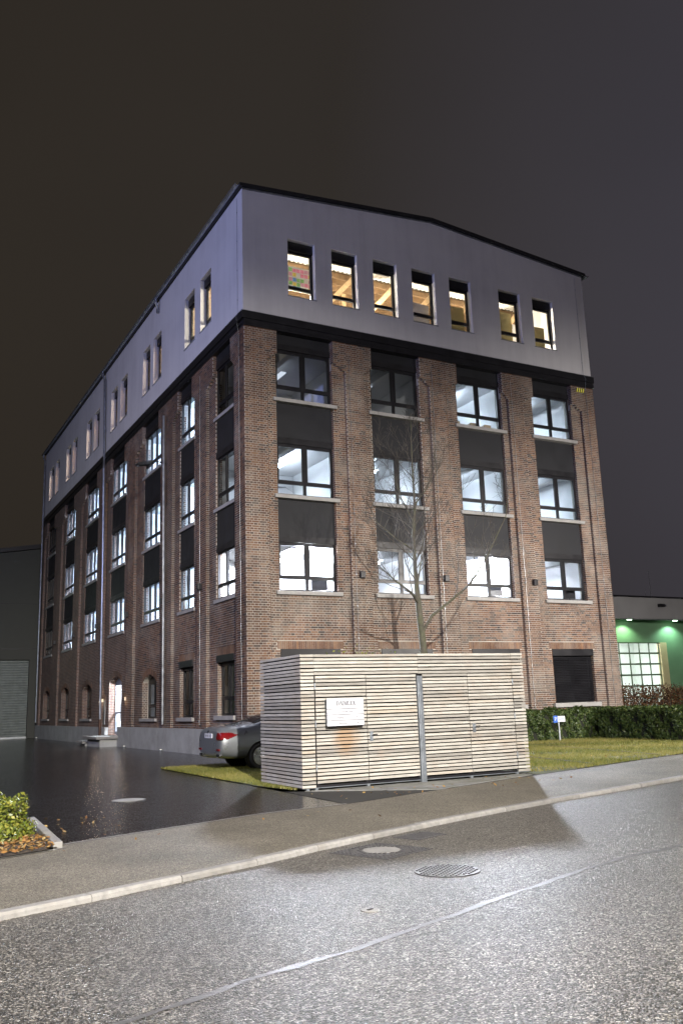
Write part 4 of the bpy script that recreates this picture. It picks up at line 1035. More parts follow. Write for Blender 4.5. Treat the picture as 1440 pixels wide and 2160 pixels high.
# parking sign by the hedge
ps = empty('parking_sign', (11.40, -1.2, 0), R(-8), label='small blue and white parking sign on a steel post before the hedge', cat='sign')
mb = MB(); mb.tube([(0, .03, -.05), (0, .03, .80)], .035, 10); put('post', mb, m_zinc, ps)
mb = MB(); mb.box((-.24, -.03, .66), (-.075, -.008, .90)); put('panel', mb, m_blue, ps, label='blue panel with a white P')
mb = MB(); mb.box((-.072, -.03, .68), (.24, -.008, .88)); put('panel', mb, m_white, ps)
text('letter', 'P', .19, m_white, ps, Matrix.Translation((-.20, -.031, .72)) @ RX90); text('lettering', 'Kunden', .075, m_blue, ps, Matrix.Translation((-.045, -.031, .755)) @ RX90)

# marker post
mb = MB(); mb.box((-.03, -.03, -.1), (.03, .03, 1.02)); put('marker_post', mb, mat('post_paint', (.33, .38, .34), .5, .1, 4.), None, (-8.985, -12.85, 0), label='pale green grey square post behind the low bush', cat='post')

# ------------------------------------------------------------------ covers in the road
def cover(name, x, y, z, r, rz, square, label, centre=None, cat='manhole cover', grid=.055, group=None):
    root = empty(name, (x, y, z), rz, label=label, cat=cat)
    if square: mb = MB(); s = r+.10; mb.box((-s, -s, -.05), (s, s, .006)); put('frame', mb, m_iron, root)
    mb = MB(); n = 40; mb.tube([(0, 0, -.04), (0, 0, .009)], r, n); put('cover', mb, m_iron, root)
    mb = MB(); k = int(r/grid)+1
    for i in range(-k, k+1):
        for j in range(-k, k+1):
            u, v = i*grid+(grid/2 if j % 2 else 0), j*grid*.8
            d = math.hypot(u, v)
            if d < r-.03 and (not centre or d > centre+.02): mb.box((u-.018, v-.010, .009), (u+.018, v+.010, .016))
    if square:
        s = r+.10; m2 = int(s/.06)
        for i in range(-m2, m2+1):
            for j in range(-m2, m2+1):
                u, v = i*.06, j*.06
                if math.hypot(u, v) > r+.025 and abs(u) < s-.02 and abs(v) < s-.02: mb.box((u-.018, v-.018, .006), (u+.018, v+.018, .013))
    put('tread', mb, m_iron, root, kind='stuff')
    if centre: mb = MB(); mb.tube([(0, 0, .008), (0, 0, .013)], centre, 28); put('infill', mb, m_conc, root)
    return root
cover('manhole_cover', -5.36, -16.93, ZR, .31, R(20), True, 'manhole cover with a pale concrete middle in a square ribbed frame', .21)
cover('manhole_cover', -5.48, -18.37, ZR, .32, R(35), False, 'round ribbed iron manhole cover further out in the road', None)
gr = empty('gully_grate', (-4.42, -16.28, ZR), R(18), label='sunken dark gully grate against the kerb', cat='drain')
mb = MB(); mb.box((-.26, -.18, -.06), (.26, .18, -.002)); put('pit', mb, m_black, gr)
mb = MB(); mb.box((-.28, -.20, -.02), (-.25, .20, .008)); mb.box((.25, -.20, -.02), (.28, .20, .008)); mb.box((-.25, -.20, -.02), (.25, -.17, .008)); mb.box((-.25, .17, -.02), (.25, .20, .008)); put('frame', mb, m_iron, gr)
for k in range(8): mb = MB(); mb.box((-.215+k*.06, -.168, -.02), (-.19+k*.06, .168, .006)); put('bar', mb, m_iron, gr)
vc = empty('valve_cap', (-6.91, -19.35, ZR), .4, label='tiny pale valve cap set in the open road', cat='valve cap')
mb = MB(); mb.tube([(0,0,-.03),(0,0,.008)], .075, 18); put('cap', mb, m_conc, vc); mb = MB(); mb.box((-.03,-.012,.008),(.03,.012,.012)); put('slot', mb, m_black, vc)
dc = cover('manhole_cover', -6.2, -9.56, -.004, .30, 0, False, 'pale round drain cover in the wet dark driveway', .27)

# ------------------------------------------------------------------ car
car = empty('parked_car', (-2.62, -3.80, .012), 0, label='dark grey saloon parked behind the shed, its tail sticking out', cat='car')
ST = [  # x, zb, ws, zm, wm, zbelt, wb, w4, z4, z5
 (.00,.42,.66,.60,.76,.80,.77,.62,.97,.985), (.04,.34,.76,.60,.84,.86,.82,.66,1.03,1.045), (.22,.28,.83,.62,.895,.93,.86,.68,1.075,1.10), (.60,.26,.86,.62,.915,.945,.875,.70,1.10,1.125),
 (.95,.25,.87,.60,.92,.95,.88,.70,1.135,1.165), (1.30,.24,.875,.60,.925,.95,.885,.665,1.26,1.30), (1.72,.24,.875,.60,.925,.95,.888,.62,1.385,1.43), (2.35,.24,.875,.60,.925,.945,.89,.615,1.43,1.475), (2.95,.24,.875,.60,.925,.935,.89,.63,1.375,1.425),
 (3.35,.24,.875,.60,.925,.925,.885,.67,1.20,1.25), (3.70,.24,.87,.60,.92,.905,.875,.72,1.00,1.045), (4.20,.25,.86,.60,.91,.86,.85,.66,.935,.985), (4.62,.27,.82,.58,.87,.80,.79,.55,.85,.90), (4.84,.31,.70,.55,.76,.70,.66,.42,.76,.79), (4.92,.38,.55,.54,.62,.62,.52,.30,.68,.69)]
V = []; Fc = []; K = 12
for (x, zb, ws, zm, wm, zl, wb, w4, z4, z5) in ST:
    half = [(0, zb), (ws, zb), (wm, zm), (wb, zl), (w4, z4), (w4*.5, z5-.006)]
    ring = [(x, -p[0], p[1]) for p in half] + [(x, 0, z5)] + [(x, p[0], p[1]) for p in reversed(half[1:])]
    V += ring
K = 12
mats_idx = []
for i in range(len(ST)-1):
    for k in range(K):
        Fc.append((i*K+k, (i+1)*K+k, (i+1)*K+(k+1) % K, i*K+(k+1) % K))
        x = (ST[i][0]+ST[i+1][0])/2; gl = 0
        if k in (3, 8) and 1.30 <= x <= 3.4: gl = 1
        if k in (4, 5, 6, 7) and (.95 <= x <= 1.6 or 3.0 <= x <= 3.6): gl = 1
        mats_idx.append(gl)
Fc.append(tuple(range(K))); mats_idx.append(0); Fc.append(tuple((len(ST)-1)*K+k for k in range(K-1, -1, -1))); mats_idx.append(0)
me = bpy.data.meshes.new('car_shell'); me.from_pydata(V, [], Fc); me.update(); me.polygons.foreach_set('material_index', mats_idx)
me.materials.append(m_paint); me.materials.append(m_cglass)
bmx = bmesh.new(); bmx.from_mesh(me); bmesh.ops.recalc_face_normals(bmx, faces=bmx.faces); bmx.to_mesh(me); bmx.free()
tmp = bpy.data.objects.new('car_shell', me); COL.objects.link(tmp)
sd = tmp.modifiers.new('s', 'SUBSURF'); sd.levels = 4; sd.render_levels = 4
cut = MB()
WHX = (1.08, 4.02)
for wx in WHX:
    for s in (-1, 1):
        n = 28; c = [(wx+.365*math.cos(2*PI*k/n), s*.62, .335+.365*math.sin(2*PI*k/n)) for k in range(n)]
        cut.prism(c, (0, s*.5, 0))
cme = cut.mesh('cutter'); bmx = bmesh.new(); bmx.from_mesh(cme); bmesh.ops.recalc_face_normals(bmx, faces=bmx.faces); bmx.to_mesh(cme); bmx.free()
cut_o = bpy.data.objects.new('cutter', cme); COL.objects.link(cut_o)
bo = tmp.modifiers.new('b', 'BOOLEAN'); bo.operation = 'DIFFERENCE'; bo.object = cut_o; bo.solver = 'EXACT'
bpy.context.view_layer.update()
dg = bpy.context.evaluated_depsgraph_get(); em = bpy.data.meshes.new_from_object(tmp.evaluated_get(dg))
bpy.data.objects.remove(tmp); bpy.data.objects.remove(cut_o)
VV = np.array([v.co[:] for v in em.vertices]); polys = [(tuple(p.vertices), p.material_index, np.array(p.center), np.array(p.normal)) for p in em.polygons]
def lens_zone(c, n):
    s = abs(c[1]); x = c[0]
    if not (.765 < c[2] < .93): return False
    if c[1] > 0 and x < .16: return False
    if x < .10: return s > .56+.5*max(0, c[2]-.85)
    return s > .6 and x < .36*(1-abs(c[2]-.87)/.13)+.10
groups = {'body': [], 'window': [], 'tail_light': [], 'tail_light2': [], 'shadow': []}
for p in polys:
    vs, mi, c, n = p
    if mi == 1: groups['window'].append(vs)
    elif lens_zone(c, n): groups['tail_light' if c[1] < 0 else 'tail_light2'].append(vs)
    else: groups['body'].append(vs)
def sub(name, fs, m, off=0.):
    ids = sorted({i for f in fs for i in f}); mp = {a: b for b, a in enumerate(ids)}
    me = bpy.data.meshes.new(name); me.from_pydata([tuple(VV[i]) for i in ids], [], [tuple(mp[i] for i in f) for f in fs]); me.update()
    o = put(name, me, m, car, smooth=True); return o
sub('body', groups['body'], m_paint); sub('window', groups['window'], m_cglass)
for k in ('tail_light', 'tail_light2'):
    if groups[k]:
        o = sub('tail_light', groups[k], m_red); so = o.modifiers.new('t', 'SOLIDIFY'); so.thickness = .012; so.offset = .8
mb = MB(); mb.box((-.012, -.26, .80), (.012, .26, .915)); put('number_plate', mb, m_white, car)
mb = MB(); mb.box((-.0135, -.255, .81), (-.0122, -.225, .905)); put('plate_band', mb, m_blue, car)
mb = MB()
for k, y in enumerate((.18, .12, .02, -.04, -.12, -.18)): mb.box((-.0135, y-.018, .825), (-.0122, y+.014, .89)) if k != 9 else None
mb = MB()
for y in (-.17, -.11, -.01, .05, .12, .18): mb.box((-.0138, y-.017, .83), (-.0122, y-.009, .89)); mb.box((-.0138, y+.009, .83), (-.0122, y+.017, .89)); mb.box((-.0138, y-.009, .855), (-.0122, y+.009, .865))
put('plate_characters', mb, m_ink, car)
for s in (-1, 1):
    mb = MB(); mb.box((-.004+.02, s*.50, .35), (.10, s*.72, .42)); bevel(put('exhaust_tip', mb, m_chrome, car), .01)
    mb = MB(); mb.box((.0, s*.55, .50), (.05, s*.74, .545)); put('reflector', mb, m_red, car)
mb = MB(); mb.tube([(.012, -.60, .345), (-.005, -.3, .335), (-.008, 0, .33), (-.005, .3, .335), (.012, .60, .345)], .013, 8); put('bumper_trim', mb, m_chrome, car)
mb = MB(); mb.tube([(.0, -.62, .752), (.03, -.80, .755), (.12, -.872, .77)], .012, 8); put('lens_trim', mb, m_chrome, car)
mb = MB(); mb.tube([(-.006, 0, .955), (.004, 0, .955)], .04, 20); put('badge', mb, m_chrome, car)
for wx in WHX:
    for s in (-1, 1):
        w = empty('wheel', (wx, s*.80, .335)); w.parent = car
        mb = MB(); n = 36; prof = [(.225, -.10), (.30, -.115), (.325, -.10), (.335, -.06), (.335, .06), (.325, .10), (.30, .115), (.225, .10)]
        ring = [[(p[0]*math.cos(2*PI*k/n), p[1], p[0]*math.sin(2*PI*k/n)) for p in prof] for k in range(n)]
        q = len(prof); mb.add([p for r in ring for p in r], [(k*q+j, k*q+(j+1) % q, ((k+1) % n)*q+(j+1) % q, ((k+1) % n)*q+j) for k in range(n) for j in range(q)])
        put('tyre', mb, m_tyre, w, smooth=True)
        mb = MB()
        for k in range(5):
            for dlt in (-.16, .16):
                a0 = 2*PI*k/5; a1 = a0+dlt
                p = Vector((.05*math.cos(a0), s*.085, .05*math.sin(a0))); e = Vector((.222*math.cos(a1), s*.095, .222*math.sin(a1))); t = (e-p).normalized().cross(Vector((0, 1, 0)))*.016
                mb.prism([p-t, e-t, e+t, p+t], (0, -s*.03, 0))
        mb.tube([(0, s*.07, 0), (0, s*.10, 0)], .06, 16); mb.tube([(0, s*.06, 0), (0, s*.062, 0)], .21, 28)
        n = 36
        rr = [[(r*math.cos(2*PI*k/n), yy, r*math.sin(2*PI*k/n)) for r, yy in ((.212, s*.05), (.212, s*.10), (.232, s*.10), (.232, s*.05))] for k in range(n)]
        mb.add([p for r in rr for p in r], [(k*4+j, k*4+(j+1) % 4, ((k+1) % n)*4+(j+1) % 4, ((k+1) % n)*4+j) for k in range(n) for j in range(4)])
        put('rim', mb, m_rim, w)
        mb = MB(); mb.tube([(wx, s*.63, .335), (wx, s*.70, .335)], .36, 28); put('wheel_housing', mb, m_black, car)
for s in (-1, 1):
    mb = MB(); mb.box((3.10, s*.92, .97), (3.24, s*1.08, 1.10)); bevel(put('mirror', mb, m_paint, car), .03)
    mb = MB(); mb.box((4.70, s*.48, .66), (4.86, s*.68, .76)); bevel(put('headlight', mb, m_chrome, car), .02)

# ------------------------------------------------------------------ bare tree behind the shed
tr = empty('bare_tree', (4.0, -4.0, 0), label='young leafless tree rising behind the shed in front of the brick front', cat='tree')
tb = MB(); tw = MB()
TY = -4.0
trunk = [(4.0, TY, -.05), (3.97, TY, 1.2), (3.95, TY, 3.01), (3.91, TY+.02, 3.73), (3.88, TY+.05, 4.43), (3.80, TY, 5.43), (3.76, TY-.05, 6.43), (3.90, TY, 7.32), (3.92, TY+.05, 8.37), (3.89, TY, 9.27), (3.92, TY, 10.3)]
rad = [.15, .125, .108, .10, .092, .062, .05, .038, .027, .016, .006]
loc = lambda P: [tuple(Vector(p)-Vector((4.0, TY, 0))) for p in P]
tb.tube(loc(trunk), rad, 12)
def grow(p, d, L, r, depth):
    n = 5; pts = [Vector(p)]; dirn = Vector(d).normalized()
    for k in range(n):
        dirn = (dirn+Vector((random.gauss(0, .13), random.gauss(0, .13), random.gauss(.05, .10)))).normalized(); pts.append(pts[-1]+dirn*L/n)
    rr = [max(.0035, r*(1-.75*k/n)) for k in range(n+1)]
    (tb if r > .02 else tw).tube(loc(pts), rr, 6 if r > .02 else 4, cap=False)
    if depth > 0:
        m = random.randint(3, 5) if depth > 1 else random.randint(3, 5)
        for k in range(m):
            t = random.uniform(.25, 1.0); i = min(n-1, int(t*n)); q = pts[i].lerp(pts[i+1], t*n-i)
            ax = Vector((random.gauss(0, 1), random.gauss(0, 1), random.gauss(.35, .6))).normalized()
            dd = (dirn*.75+ax*.75).normalized(); grow(q, dd, L*random.uniform(.38, .62), max(.004, rr[i]*.55), depth-1)
def limb(P, r0, r1, depth=2, tw_=6):
    P = [Vector(p) for p in P]; n = len(P); rr = [r0+(r1-r0)*k/(n-1) for k in range(n)]
    tb.tube(loc(P), rr, 8, cap=False)
    for k in range(tw_):
        t = random.uniform(.25, 1)*(n-1); i = min(n-2, int(t)); q = P[i].lerp(P[i+1], t-i); d = (P[i+1]-P[i]).normalized()
        grow(q, (d*.6+Vector((random.gauss(0, .6), random.gauss(0, .6), random.gauss(.6, .4)))), random.uniform(.7, 1.5), max(.006, rr[i]*.45), depth)
limb([(3.88, TY+.05, 4.40), (3.55, TY-.2, 4.62), (3.25, TY-.4, 4.72), (2.6, TY-.8, 4.90), (1.9, TY-1.1, 5.25)], .05, .012, 2, 7)
limb([(3.95, TY, 3.55), (4.20, TY-.15, 4.02), (4.75, TY-.3, 4.42), (5.4, TY-.5, 4.95), (6.0, TY-.6, 5.75), (6.8, TY-.7, 7.1), (7.0, TY-.7, 8.0)], .055, .008, 2, 11)
limb([(3.78, TY, 6.0), (3.4, TY+.3, 6.35), (2.9, TY+.6, 6.9), (2.6, TY+.7, 7.6)], .03, .008, 2, 6)
limb([(3.85, TY, 5.0), (4.3, TY+.5, 5.5), (4.7, TY+.9, 6.3), (4.9, TY+1.0, 7.3)], .035, .008, 2, 7)
limb([(3.9, TY, 7.4), (4.25, TY-.2, 7.9), (4.5, TY-.3, 8.6), (4.6, TY-.3, 9.3)], .022, .006, 2, 6)
limb([(3.8, TY, 6.9), (3.3, TY-.2, 7.5), (3.0, TY-.3, 8.2)], .02, .006, 2, 6)
for k in range(26):
    z = random.uniform(4.6, 10.0); t = next(i for i in range(len(trunk)-1) if trunk[i+1][2] > z); q = Vector(trunk[t]).lerp(Vector(trunk[t+1]), (z-trunk[t][2])/(trunk[t+1][2]-trunk[t][2]))
    a = random.uniform(0, 2*PI); L = 2.0*(1-(z-4)/7.5)+.35
    grow(q, (math.cos(a)*.8, math.sin(a)*.6, .75), L, .016*(1-(z-4)/9)+.005, 2)
put('trunk', tb, m_bark, tr, smooth=True); put('twigs', tw, m_twig, tr, kind='stuff')

# ------------------------------------------------------------------ hedges, bush, grass, leaves
def leaf_quads(P, N, size, jit=.6, asp=.5):
    n = len(P); a = RNG.normal(size=(n, 3)); d = N+jit*a; d /= np.linalg.norm(d, axis=1)[:, None]
    t = np.cross(d, RNG.normal(size=(n, 3))); t /= np.linalg.norm(t, axis=1)[:, None]; b = np.cross(d, t)
    s = size*RNG.uniform(.6, 1.3, n)[:, None]
    return np.stack([P-t*s, P+b*s*asp, P+t*s, P-b*s*asp], 1)
def hedge(path, width, h, m, name, label, n, size, core_m=m_soil, gaps=0., density_top=1.):
    root = empty(name, (path[0][0], path[0][1], 0), label=label, cat='hedge'); o = np.array([path[0][0], path[0][1], 0])
    P, N = [], []
    L = [math.dist(path[i], path[i+1]) for i in range(len(path)-1)]; tot = sum(L)
    for i in range(len(path)-1):
        a = np.array([*path[i], 0.]); b = np.array([*path[i+1], 0.]); d = (b-a)/L[i]; nn = np.array([-d[1], d[0], 0]); k = int(n*L[i]/tot)
        s = RNG.uniform(0, L[i], k); side = RNG.integers(0, 3, k); side2 = np.where(side == 0, -1, 1)
        w = np.where(side < 2, side2*(width/2), RNG.uniform(-width/2, width/2, k)); z = np.where(side < 2, RNG.uniform(.02, h, k), h)
        lump = .07*np.sin(s*4.3+z*5)+.05*np.sin(s*9.1-z*7)+.04*np.sin(s*17+z*13)
        inn = np.abs(RNG.normal(0, .055, k))
        w2 = np.where(side < 2, w+side2*(lump-inn), w); z2 = np.where(side == 2, z+lump*.6-inn+np.abs(RNG.normal(0, .03, k)), z)
        P.append(a+d*s[:, None]+nn*w2[:, None]+np.stack([0*z2, 0*z2, z2], -1)); N.append(np.where((side == 2)[:, None], [0, 0, 1.], nn*side2[:, None]))
    P = np.concatenate(P)-o; N = np.concatenate(N)
    if gaps:
        P[:, 2] = h*RNG.beta(1.05, 1.5, len(P))+.10*np.sin(P[:, 0]*5)*P[:, 2]/h; P[:, 1] += RNG.normal(0, .12, len(P))
        g = np.sin(P[:, 0]*3.1+P[:, 2]*4)+np.sin(P[:, 0]*7.7-P[:, 2]*6+1); keep = (g > gaps) | (P[:, 2] < .35*h); P, N = P[keep], N[keep]
    V = leaf_quads(P, N, size)
    put('foliage', quads_mesh('foliage', V, np.clip(RNG.beta(1.6, 2.2, len(V)), 0, 1)), m, root, kind='stuff')
    if not gaps:
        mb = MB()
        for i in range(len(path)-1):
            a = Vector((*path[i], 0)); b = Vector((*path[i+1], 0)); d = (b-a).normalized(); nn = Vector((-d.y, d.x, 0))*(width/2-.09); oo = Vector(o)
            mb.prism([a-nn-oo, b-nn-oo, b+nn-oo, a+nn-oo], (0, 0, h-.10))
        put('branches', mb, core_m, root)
    else:
        mb = MB()
        for k in range(int(tot*9)):
            t = random.uniform(0, 1); i = min(len(path)-2, int(t*(len(path)-1))); q = Vector((*path[i], 0)).lerp(Vector((*path[i+1], 0)), t*(len(path)-1)-i)-Vector(o)
            q += Vector((0, random.uniform(-width/2, width/2), 0)); mb.tube([q, q+Vector((random.gauss(0, .1), random.gauss(0, .1), h*.5)), q+Vector((random.gauss(0, .2), random.gauss(0, .15), h*random.uniform(.85, 1.03)))], [.018, .012, .004], 4, cap=False)
        put('branches', mb, m_twig, root)
    return root
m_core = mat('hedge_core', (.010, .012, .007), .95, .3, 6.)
hedge([(2.6, -.55), (13.7, -.10)], .75, 1.06, m_yew, 'yew_hedge', 'clipped dark green hedge along the brick wall behind the parking sign', 60000, .045, m_core)
hedge([(14.55, .30), (13.55, -5.3), (14.6, -6.6), (19.0, -5.2)], 1.0, 1.04, m_yew, 'yew_hedge', 'broad clipped green hedge at the right edge beyond the lawn', 75000, .045, m_core)
hedge([(16.4, 3.2), (23, 4.2), (31, 5.5)], .9, 1.95, m_beech, 'beech_hedge', 'brown leaved beech hedge in front of the lit garage door', 34000, .06, m_core, gaps=-.8)
bs = empty('low_bush', (-8.92, -13.35, 0), label='low yellow green leafy bush beside the driveway mouth', cat='bush')
n = 5200; u = RNG.normal(size=(n, 3)); u /= np.linalg.norm(u, axis=1)[:, None]; u[:, 2] = np.abs(u[:, 2])
rr_ = RNG.uniform(.55, 1.0, n)**.5*(1+.18*np.sin(u[:, 0]*7+1)*np.sin(u[:, 1]*6)+.12*np.sin(u[:, 2]*11))
P = np.concatenate([u*rr_[:, None]*np.array([.42, .62, .55])+np.array([0, 0, .03]), u[:2600]*rr_[:2600, None]*np.array([.6, .7, .52])+np.array([-.75, -.1, .03])])
V = leaf_quads(P, np.concatenate([u, u[:2600]])+np.array([0, 0, .4]), .026, .8, .55)
put('foliage', quads_mesh('foliage', V, RNG.beta(1.8, 1.7, len(V))), m_bush, bs, kind='stuff')
mb = MB()
for k in range(40):
    a = random.uniform(0, 2*PI); r_ = random.uniform(.25, .5); mb.tube([(0, 0, 0), (r_*.5*math.cos(a), r_*.6*math.sin(a), .2), (r_*.8*math.cos(a), r_*1.1*math.sin(a), random.uniform(.3, .55))], [.012, .008, .003], 4, cap=False)
put('branches', mb, m_twig, bs)
# grass blades on the turf
def in_poly(P, poly_):
    x, y = P[:, 0], P[:, 1]; c = np.zeros(len(P), bool); j = len(poly_)-1
    for i in range(len(poly_)):
        xi, yi = poly_[i][:2]; xj, yj = poly_[j][:2]
        if yi != yj: c ^= ((yi > y) != (yj > y)) & (x < (xj-xi)*(y-yi)/(yj-yi)+xi)
        j = i
    return c
P = np.concatenate([RNG.uniform([-3.4, -10.7], [16, 0], (150000, 2)), RNG.uniform([-3.4, -10.3], [-1.5, -1.8], (22000, 2))]); P = P[in_poly(P, ln)]
near_bld = (P[:, 0] > -.2) & (P[:, 0] < 2.2) & (P[:, 1] < -8.4); P = P[~near_bld]
dens = np.sin(P[:, 0]*1.7)+np.sin(P[:, 1]*2.3+P[:, 0])+RNG.normal(0, .9, len(P)); P = P[dens > -1.2]
n = len(P); h = RNG.uniform(.025, .07, n); a = RNG.uniform(0, 2*PI, n); w = .012
base = np.stack([P[:, 0], P[:, 1], np.full(n, .010)], -1); dx = np.stack([np.cos(a)*w, np.sin(a)*w, 0*a], -1)
tip = base+np.stack([RNG.normal(0, .02, n), RNG.normal(0, .02, n), h], -1)
put('grass', quads_mesh('grass', np.stack([base-dx, base+dx, tip], 1), np.clip(.5+.18*np.sin(P[:, 0]*.9+P[:, 1]*1.3)+RNG.normal(0, .2, n), 0, 1), 3), m_grass, kind='stuff')
# fallen leaves: a drift at the bed, strays on drive and path
Pl = np.concatenate([np.stack([RNG.uniform(-10.5, -8.42, 1500), RNG.uniform(-15.4, -13.4, 1500)], -1)])
ey = np.array([at_x(EDGE, p[0]) for p in Pl]); Pl = Pl[(Pl[:, 1] > ey-.02) & (Pl[:, 1] < ey+1.1)]
z = np.full(len(Pl), .035)+RNG.uniform(0, .05, len(Pl))
st_ = np.stack([RNG.uniform(-8.3, -7.2, 22), RNG.uniform(-13.9, -11.0, 22)], -1); ok = np.array([p[1] > at_x(EDGE, p[0])+.1 for p in st_]); st_ = st_[ok]
st2 = np.stack([RNG.uniform(-3.4, 1.6, 60), RNG.uniform(-12.6, -10.8, 60)], -1)
st3 = np.stack([RNG.uniform(-9, 4, 30), RNG.uniform(-19, -12, 30)], -1)
st3 = np.array([p for p in st3 if at_x(kin, p[0]) < p[1] < at_x(EDGE, p[0])])
st4 = np.stack([RNG.uniform(2, 13, 90), RNG.uniform(-9.5, -.9, 90)], -1); st4 = st4[in_poly(st4, ln)]
A3 = np.concatenate([np.c_[st4, np.full(len(st4), .05)], np.c_[Pl, z], np.c_[st_, np.full(len(st_), .006)], np.c_[st2, np.full(len(st2), .014)], np.c_[st3, np.full(len(st3), .010)]])
V = leaf_quads(A3, np.tile([0, 0, 1.], (len(A3), 1)), .034, .35, .55)
put('fallen_leaves', quads_mesh('fallen_leaves', V, RNG.beta(1.4, 1.4, len(V))), m_litter, kind='stuff')
# weeds on top of the shed edge
wd_ = empty('weed', (-.9, -8.9, 2.49), label='sparse weeds sprouting above the shed roof', cat='weed')
Pq = RNG.normal(0, 1, (160, 3))*np.array([.38, .12, .09])+np.array([0, .0, .10]); Pq[:, 2] = np.abs(Pq[:, 2])
put('leaves', quads_mesh('leaves', leaf_quads(Pq, np.tile([0, 0, 1.], (160, 1)), .03, .9, .4), RNG.uniform(.2, .9, 160)), m_bush, wd_, kind='stuff')

# ------------------------------------------------------------------ green hall on the right
gh = empty('green_hall', (30, 15, 0), label='low hall with a grey canopy band, green lit wall and glazed garage door', cat='building')
def gpart(name, a, b, m, **kw):
    mb = MB(); mb.box((a[0]-30, a[1]-15, a[2]), (b[0]-30, b[1]-15, b[2])); return put(name, mb, m, gh, **kw)
gpart('fascia', (22, 14, 6.16), (70, 14.25, 7.5), m_fascia); gpart('soffit', (22, 14.251, 6.20), (70, 15.2, 6.32), m_fascia)
gpart('roof_edge', (21.9, 13.93, 7.502), (70.1, 14.4, 7.60), m_dark); gpart('roof', (22, 14.41, 7.40), (70, 40, 7.58), m_dark)
gpart('canopy_trim', (22, 13.97, 6.10), (70, 14.02, 6.158), m_zinc)
DX0, DX1, DZ = 28.9, 35.05, 4.78
mb = MB()
for a, b in (((22, 15.2, 0), (DX0, 15.5, 6.19)), ((DX1+.62, 15.2, 0), (70, 15.5, 6.19)), ((DX0, 15.2, DZ), (DX1+.62, 15.5, 6.19))): mb.box((a[0]-30, a[1]-15, a[2]), (b[0]-30, b[1]-15, b[2]))
put('wall', mb, m_green, gh)
gpart('door_jamb', (DX1+.02, 15.15, 0), (DX1+.60, 15.45, DZ-.002), m_yellow)
gd = empty('garage_door', (0, 0, 0)); gd.parent = gh
nc, nr = 7, 7; cw = (DX1-DX0)/nc; rh = DZ/nr
mb = MB()
for i in range(nc+1): x = DX0+i*cw; mb.box((x-.03-30, .28, 0), (x+.03-30, .34, DZ))
for j in range(nr+1): z = j*rh; mb.box((DX0-30, .275, max(0, z-.05)), (DX1-30, .345, z+.05-(0.06 if j == nr else 0)))
put('frame', mb, mat('garage_frame', (.06, .09, .05), .5, .1, 3.), gd)
for i in range(nc):
    for j in range(nr):
        mb = MB(); x0, x1, z0, z1 = DX0+i*cw+.03-30, DX0+(i+1)*cw-.03-30, j*rh+.05, (j+1)*rh-.05
        mb.add([(x0, .31, z0), (x1, .31, z0), (x1, .31, z1), (x0, .31, z1)], [(0,1,2,3)]); put('pane', mb, m_glass, gd)
mb = MB(); mb.box((-1.5, 6, 0), (9, 6.2, 6)); mb.box((-1.5, .6, 5.2), (9, 6, 5.3)); mb.box((-1.7, .6, 0), (-1.5, 6, 5.3)); mb.box((8.8, .6, 0), (9, 6, 5.3)); mb.box((-1.5, .6, -.05), (9, 6, .02)); put('inner_wall', mb, m_door_in, gh)
for x in (29.5, 31.5, 33.5, 35.2):
    for y in (16.8, 18.6): gpart('ceiling_lamp', (x, y, 5.06), (x+.9, y+.14, 5.12), emit('hall_lamp', (.95, 1., .94), 210.))
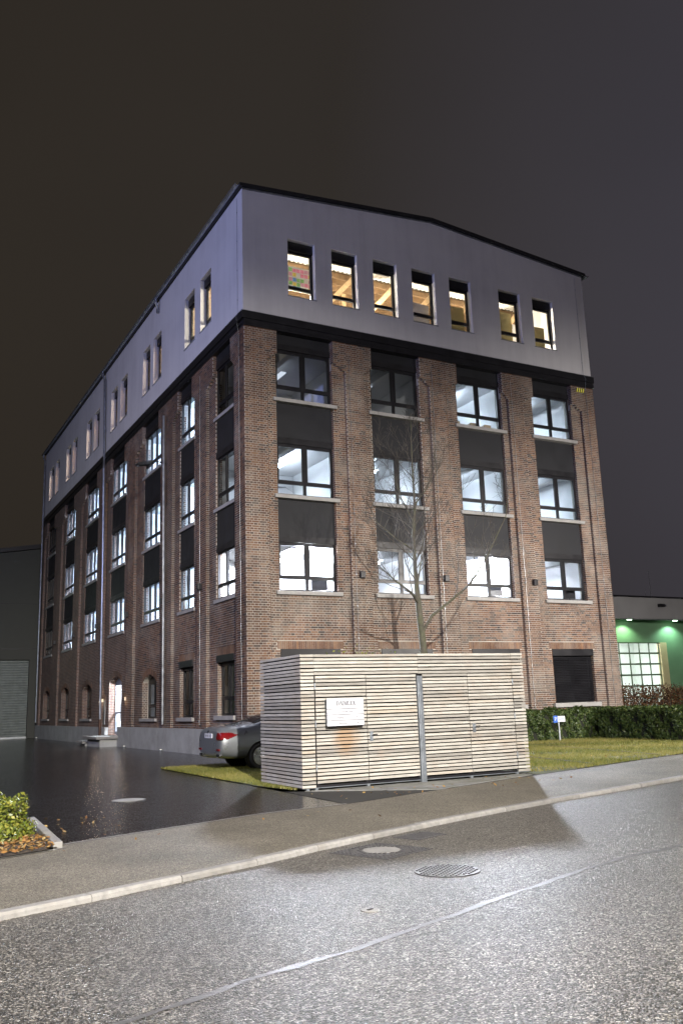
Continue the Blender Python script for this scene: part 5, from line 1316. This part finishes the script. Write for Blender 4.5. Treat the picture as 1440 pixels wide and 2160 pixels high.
# shelves and stored parts inside the hall
for k, (x, z) in enumerate(((29.6, 0), (31.4, 0), (33.2, 0))):
    gpart('storage_rack', (x, 20.0, 0), (x+1.5, 20.6, 2.4+.5*(k % 2)), m_gate)
for xx in (31.9, 36.0, 40.2): gpart('downlight', (xx-.10, 14.45, 6.12), (xx+.10, 14.65, 6.198), m_gspot)
fl = MB(); fl.box((3.9, -1.25, 6.92), (4.35, -1.02, 7.12)); fo = put('floodlight', fl, m_dark, gh); bevel(fo, .03)
fl = MB(); fl.tube([(4.37, -1.14, 7.02), (4.50, -1.14, 7.02)], [.10, .07], 12); put('lens', fl, m_chrome, fo)
for k, (x, h, r_) in enumerate(((36.2, 2.2, .02), (35.7, .9, .012), (32.2, .5, .02))):
    mb = MB(); mb.tube([(x-30, 1.5, 7.58), (x-30, 1.5, 7.58+h)], [r_, r_*.4], 6); put('antenna', mb, m_zinc, gh)
# ------------------------------------------------------------------ dark hall behind the drive
dh = empty('dark_hall', (-6, 37.2, 0), label='dark hall with a shallow roof and roller gate at the end of the drive', cat='building')
mb = MB()
def dbox(a, b): mb.box((a[0]+6, a[1]-37.2, a[2]), (b[0]+6, b[1]-37.2, b[2]))
dbox((-.45, 37.2, 0), (1.5, 37.6, 9.5)); dbox((-20, 37.2, 0), (-6.2, 37.6, 9.5)); dbox((-6.2, 37.2, 5.15), (-.45, 37.6, 9.5))
mb.prism([(-14, 0, 9.501), (7.5, 0, 9.501), (7.5, 0, 13.0), (-14, 0, 7.6+1.9)], (0, .4, 0))
put('wall', mb, m_hall, dh)
mb = MB(); mb.prism([(-14, -.25, 9.60), (7.5, -.25, 13.02), (7.5, -.25, 13.32), (-14, -.25, 9.9)], (0, 20, 0)); put('roof', mb, m_dark, dh)
mb = MB(); mb.box((-8, -.02, 5.85), (6.4, -.002, 5.90)); mb.box((-8, -.02, 8.9), (6.4, -.002, 8.93)); put('cladding_joint', mb, m_dark, dh)
gt = empty('roller_gate', (0, 0, 0)); gt.parent = dh
mb = MB(); mb.box((-.2, .30, 0), (5.55, .34, 5.15)); put('backing', mb, m_gate, gt)
for k in range(30):
    b2 = MB(); z = .12+k*.167; b2.prism([(-.2, .30, z), (-.2, .255, z+.03), (-.2, .255, z+.12), (-.2, .30, z+.15)], (5.74, 0, 0)); put('slat', b2, m_gate, gt)
mb = MB(); mb.box((-.2, .2, .0), (5.55, .29, .11)); put('bottom_rail', mb, m_zinc, gt)
print('bricks', len(BR), 'objects', len(bpy.data.objects))
